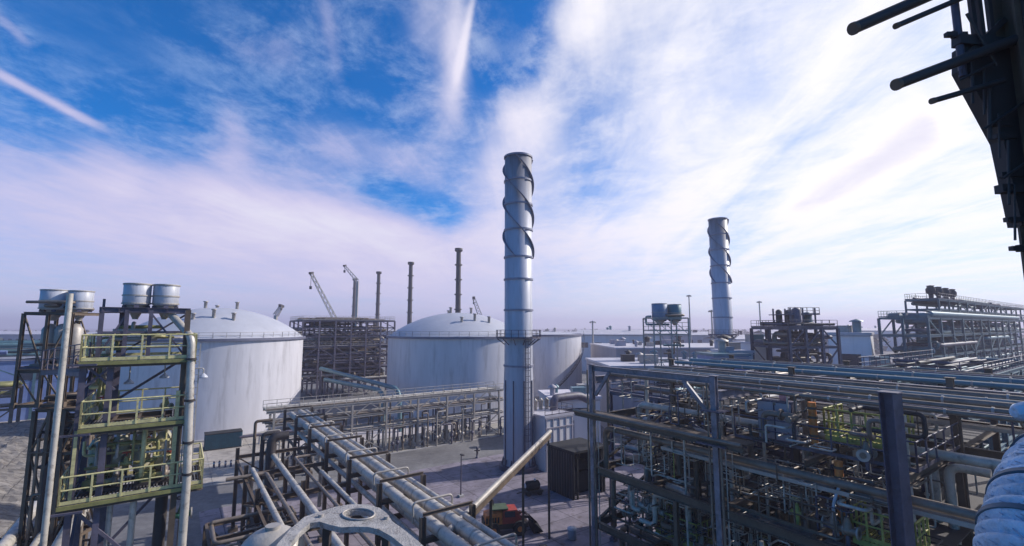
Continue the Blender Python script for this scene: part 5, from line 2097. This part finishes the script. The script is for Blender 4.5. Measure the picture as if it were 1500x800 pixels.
# ------------------------------------------------------------------ close to the camera
def wishbone_bracket():
    """flat forked bracket with a slotted eye, bolted on a manhole frame just below the camera"""
    z = 17.45
    def g(u, v):
        q = G(u, v, z)
        return (q.x, q.y)
    # centre line of the fork as seen from the platform, eye first
    t = thing("forked_bracket", "flat grey forked bracket with a slotted round eye at the bottom middle", "bracket", (0, 0, 0), 0)
    outer = [g(*c) for c in ((392, 830), (404, 800), (424, 776), (446, 757), (470, 749), (492, 742), (515, 738.5), (538, 739), (556, 744), (567, 752), (575, 764), (592, 776), (612, 792), (636, 815), (650, 830))]
    inner = [g(*c) for c in ((618, 830), (606, 815), (590, 799), (574, 786), (556, 776), (540, 772), (520, 771.5), (500, 772.5), (484, 769), (468, 764), (454, 766), (440, 778), (427, 795), (418, 815), (412, 830))]
    hole = []
    for k in range(20):
        a = 2 * math.pi * k / 20
        hole.append(g(525 + 22 * math.cos(a), 754.5 + 7.2 * math.sin(a)))
    import bmesh
    bm = bmesh.new()
    loops = []
    for poly in (outer + inner, hole):
        vs = [bm.verts.new((x, y, z)) for x, y in poly]
        es = [bm.edges.new((vs[i], vs[(i + 1) % len(vs)])) for i in range(len(vs))]
        loops.append(es)
    bmesh.ops.triangle_fill(bm, use_beauty=True, use_dissolve=False, edges=loops[0] + loops[1])
    ext = bmesh.ops.extrude_face_region(bm, geom=list(bm.faces))
    bmesh.ops.translate(bm, vec=(0, 0, -0.07), verts=[e for e in ext['geom'] if isinstance(e, bmesh.types.BMVert)])
    bmesh.ops.recalc_face_normals(bm, faces=list(bm.faces))
    me = bpy.data.meshes.new("plate")
    bm.to_mesh(me)
    bm.free()
    me.materials.append(mat("bracket_paint", (0.35, 0.33, 0.31), 0.6, 0.1, 0.3, 5.0, 0.75, 0.45, 45))
    o = bpy.data.objects.new("plate", me)
    COL.objects.link(o)
    o.parent = t
    m = MB()
    for u, v in ((405, 812), (470, 757), (566, 760), (628, 815)):
        x, y = g(u, v)
        m.cyl((x, y, z), (x, y, z + 0.035), 0.035, 6)
    m.build("bolt", GALV, t)
    m = MB()
    for u, v in ((405, 815), (480, 760), (566, 766), (630, 818)):
        x, y = g(u, v)
        m.bar((x, y, 0), (x, y, z - 0.07), 0.09)
    m.build("leg", DARK, t)
    m = MB()
    rim = []
    for k in range(41):
        a = 2 * math.pi * k / 40
        rim.append((*g(525 + 23.5 * math.cos(a), 754.5 + 8.2 * math.sin(a)), z + 0.01))
    m.tube(rim, 0.014, 8, False)
    m.build("eye_rim", GALV, t)
    # rods below it
    rng = random.Random(4)
    for k in range(9):
        u = 455 + k * 17
        q = g(u, 800 + rng.uniform(-8, 10))
        zz = z - rng.uniform(0.5, 1.2)
        m = MB()
        m.pipe([(q[0], q[1], 10), (q[0], q[1], zz), (q[0] + rng.uniform(-0.4, 0.4), q[1] + rng.uniform(0.3, 0.9), zz - 0.1)], rng.uniform(0.03, 0.07), n=8)
        tag(m.build("impulse_pipe", rng.choice([PIPE, GALV, DARK, PIPEDULL])), "short bent tube in the dark below the forked bracket", "pipe", "tubes below the forked bracket")


wishbone_bracket()
c = P(398, 800, 6.2)
t = thing("pressure_vessel", "silver vessel with a rounded top at the bottom edge, left of the forked bracket", "vessel", (c.x - 0.05, c.y + 0.1, 0))
zt = P(398, 778, 6.2).z
m = MB()
rr = 0.40
m.lathe([(rr, 0), (rr, zt - 0.32)] + [(rr * math.cos(k * math.pi / 16), zt - 0.32 + 0.32 * math.sin(k * math.pi / 16)) for k in range(1, 8)] + [(0.005, zt)], n=40)
m.build("shell", PIPE, t)
m = MB()
m.ring((0, 0, 0), rr - 0.01, rr + 0.03, zt - 0.42, zt - 0.36, 40)
m.cyl((0, 0, zt - 0.03), (0, 0, zt + 0.03), 0.09, 12)
m.build("flange", GALV, t)


# thick ribbed hose / lagged elbow at the right
def lagged_pipe():
    m = MB()
    path = [P(1516, 930, 2.9), P(1526, 830, 3.0), P(1540, 760, 3.15), P(1562, 700, 3.4), P(1615, 650, 3.75), P(1700, 620, 4.1)]
    pts = []
    n = len(path)
    for i in range(n - 1):
        p0, p1, p2, p3 = path[max(0, i - 1)], path[i], path[i + 1], path[min(n - 1, i + 2)]
        for k in range(14):
            t_ = k / 14
            pts.append(0.5 * ((2 * p1) + (p2 - p0) * t_ + (2 * p0 - 5 * p1 + 4 * p2 - p3) * t_ ** 2 + (3 * p1 - p0 - 3 * p2 + p3) * t_ ** 3))
    pts.append(path[-1])
    jr = random.Random(3)
    rad = [0.283 + 0.015 * (1 if i % 3 else -1) + jr.uniform(-0.007, 0.007) for i in range(len(pts))]
    m.tube(pts, rad, 40)
    o = m.build("lagged_pipe", CLOTH)
    tag(o, "thick pale blue ribbed pipe lagging curving in at the bottom right edge", "pipe")
    b = MB()
    for i in (20, 30, 44):
        d = (pts[i + 1] - pts[i]).normalized()
        b.cyl(pts[i] - d * 0.018, pts[i] + d * 0.018, 0.312, 40)
    b.build("strap", mat("strap_paint", (0.06, 0.10, 0.13), 0.5), o)
    s = MB()
    # lacing along the seam
    for i in range(4, len(pts) - 4, 1):
        d, sv, uv = s.frame_of(pts[i], pts[i + 1])
        for a in lin(0, 6.0, 16):
            p = pts[i] + (sv * math.cos(a) + uv * math.sin(a)) * 0.292
            q = pts[i] + (sv * math.cos(a + 0.18) + uv * math.sin(a + 0.18)) * 0.292 + d * 0.04
            if jr.random() < 0.8:
                s.bar(p + d * jr.uniform(-0.008, 0.008), q + d * jr.uniform(-0.01, 0.01), 0.006)
    s.build("lacing", mat("lacing_cord", (0.26, 0.33, 0.42), 0.7), o)
    st = MB()
    e = path[0]
    st.bar((e.x, e.y, 0), (e.x, e.y, e.z + 0.1), 0.3)
    e = path[-1]
    st.bar((e.x, e.y, 0), (e.x, e.y, e.z - 0.2), 0.2)
    st.build("support", STEEL, o)
    c = P(1496, 604, 3.9)
    m = MB()
    m.tube([c + Vector((-0.06, 0, 0.0)), c + Vector((-0.02, 0.0, 0.0)), c + Vector((0.1, 0, 0.01)), c + Vector((0.5, 0.1, 0.02))], [0.04, 0.07, 0.085, 0.09], 20)
    o2 = m.build("capped_pipe", CLOTH)
    tag(o2, "pale blue rounded pipe end at the right edge above the thick ribbed lagging", "pipe")
    m = MB()
    m.bar((c.x + 0.4, c.y + 0.08, 0), (c.x + 0.4, c.y + 0.08, c.z - 0.1), 0.1)
    m.build("support", STEEL, o2)


lagged_pipe()


# dark scaffold tower at the upper right
def scaffold():
    D = 4.0
    base = P(1500, 372, D)
    t = thing("scaffold_tower", "nearly black steel tower at the right edge, silhouetted against the bright sky", "scaffold", (base.x, base.y, 0), 0)
    zt = 27.5
    L = lambda v: tuple(Vector(v) - Vector((base.x, base.y, 0)))
    m = MB()
    m.box((0.42, -0.42, zt / 2), (0.72, 0.5, zt))
    m.build("column", DARK, t)
    m = MB()
    m.hbeam((0.115, -0.06, 0), (0.115, -0.06, zt), 0.2, 0.2)
    m.build("flange_post", BROWN, t)
    # outer thin post and plates at the top
    a0, a1 = P(1396, -10, D), P(1411, 112, D)
    m = MB()
    m.tube([L((a1.x, a1.y, a1.z)), L((a1.x, a1.y, zt))], 0.03, 8)
    m.build("standard", STEEL, t)
    # gusset that widens the tower upwards
    g = [P(1412, 100, D), P(1470, 205, D), P(1497, 330, D), P(1520, 330, D), P(1500, 66, D), P(1412, 66, D)]
    m = MB()
    v = [L(p) for p in g] + [L(p + Vector((0, 0.12, 0))) for p in g]
    n = len(g)
    m.add(v, [tuple(range(n))[::-1], tuple(range(n, 2 * n))] + [(i, (i + 1) % n, n + (i + 1) % n, n + i) for i in range(n)])
    m.build("gusset", DARK, t)
    m = MB()
    for u in (1425, 1436, 1450):
        a, b = P(u - 8, -40, D), P(u + 6, 74, D)
        m.bar(L(a), L(b), 0.035)
    m.bar(L(P(1400, 60, D)), L(P(1470, 66, D)), 0.09)
    m.bar(L(P(1404, 92, D)), L(P(1470, 30, D)), 0.05)
    m.build("lattice", DARK, t)
    m = MB()
    for u, v_ in ((1414, 106), (1393, 51), (1459, 182), (1465, 200), (1473, 256), (1471, 277), (1481, 322), (1489, 364)):
        p = P(u, v_, D)
        m.bar(L(p - Vector((0.05, 0, 0))), L(p + Vector((0.14, 0, 0))), 0.04 if v_ != 277 else 0.075)
        m.cyl(L(p + Vector((0.02, 0, -0.03))), L(p + Vector((0.02, 0, 0.03))), 0.022, 6)
    m.build_each("clamp", DARK, t)
    m = MB()
    for u, v0, v1, r in ((1424, 112, 152, 0.012), (1441, 128, 168, 0.009), (1449, 150, 205, 0.015), (1463, 196, 232, 0.008), (1477, 236, 300, 0.011), (1486, 300, 352, 0.009)):
        p, q = P(u, v0 - 30, D - 0.05), P(u + 1, v1, D - 0.05)
        m.tube([L(p), L(q)], r, 8)
    for u0, v0, u1, v1 in ((1405, 118, 1456, 92), (1416, 20, 1460, 96), (1440, 190, 1500, 150), (1468, 262, 1500, 240)):
        m.tube([L(P(u0, v0, D - 0.07)), L(P(u1, v1, D - 0.07))], 0.012, 8)
    m.build_each("hanging_tube", DARK, t)
    poles = [((1250, 42), (1420, -32), 0.050, "thick scaffold pole highest at the upper right, its end cut by the top edge"), ((1313, 38), (1440, -16), 0.024, "thin scaffold pole at the upper right, just right of the highest thick pole"),
             ((1313, 124), (1530, 42), 0.046, "long thick scaffold pole crossing the dark tower at the upper right"), ((1366, 148), (1470, 118), 0.024, "short thin scaffold pole below the long thick one at the upper right")]
    for a, b, r, lab in poles:
        p, q = P(*a, D - 0.16), P(*b, D - 0.1)
        m = MB()
        m.tube([p, q], r, 14)
        o = m.build("scaffold_pole", DARK)
        tag(o, lab, "scaffold pole", "scaffold poles at the upper right")
        m = MB()
        d = (q - p).normalized()
        m.tube([p - d * 0.012, p + d * 0.02], r * 1.1, 14)
        m.build("end_cap", BROWN, o)


scaffold()


# ------------------------------------------------------------------ air
def haze():
    m = bpy.data.materials.new("haze")
    m.use_nodes = True
    nt = m.node_tree
    nt.nodes.clear()
    v = nt.nodes.new('ShaderNodeVolumePrincipled')
    v.inputs['Color'].default_value = (0.84, 0.78, 0.96, 1)
    v.inputs['Density'].default_value = HAZE_DENSITY
    v.inputs['Anisotropy'].default_value = 0.2
    o = nt.nodes.new('ShaderNodeOutputMaterial')
    nt.links.new(v.outputs[0], o.inputs['Volume'])
    b = MB()
    b.box((0, 1600, 33), (7800, 3700, 68))
    h = b.build("haze", m)
    tag(h, "thin pale haze lying over the whole plant", "haze", kind='stuff')


HAZE_DENSITY = 0.0006
USE_HAZE = True
if USE_HAZE:
    haze()
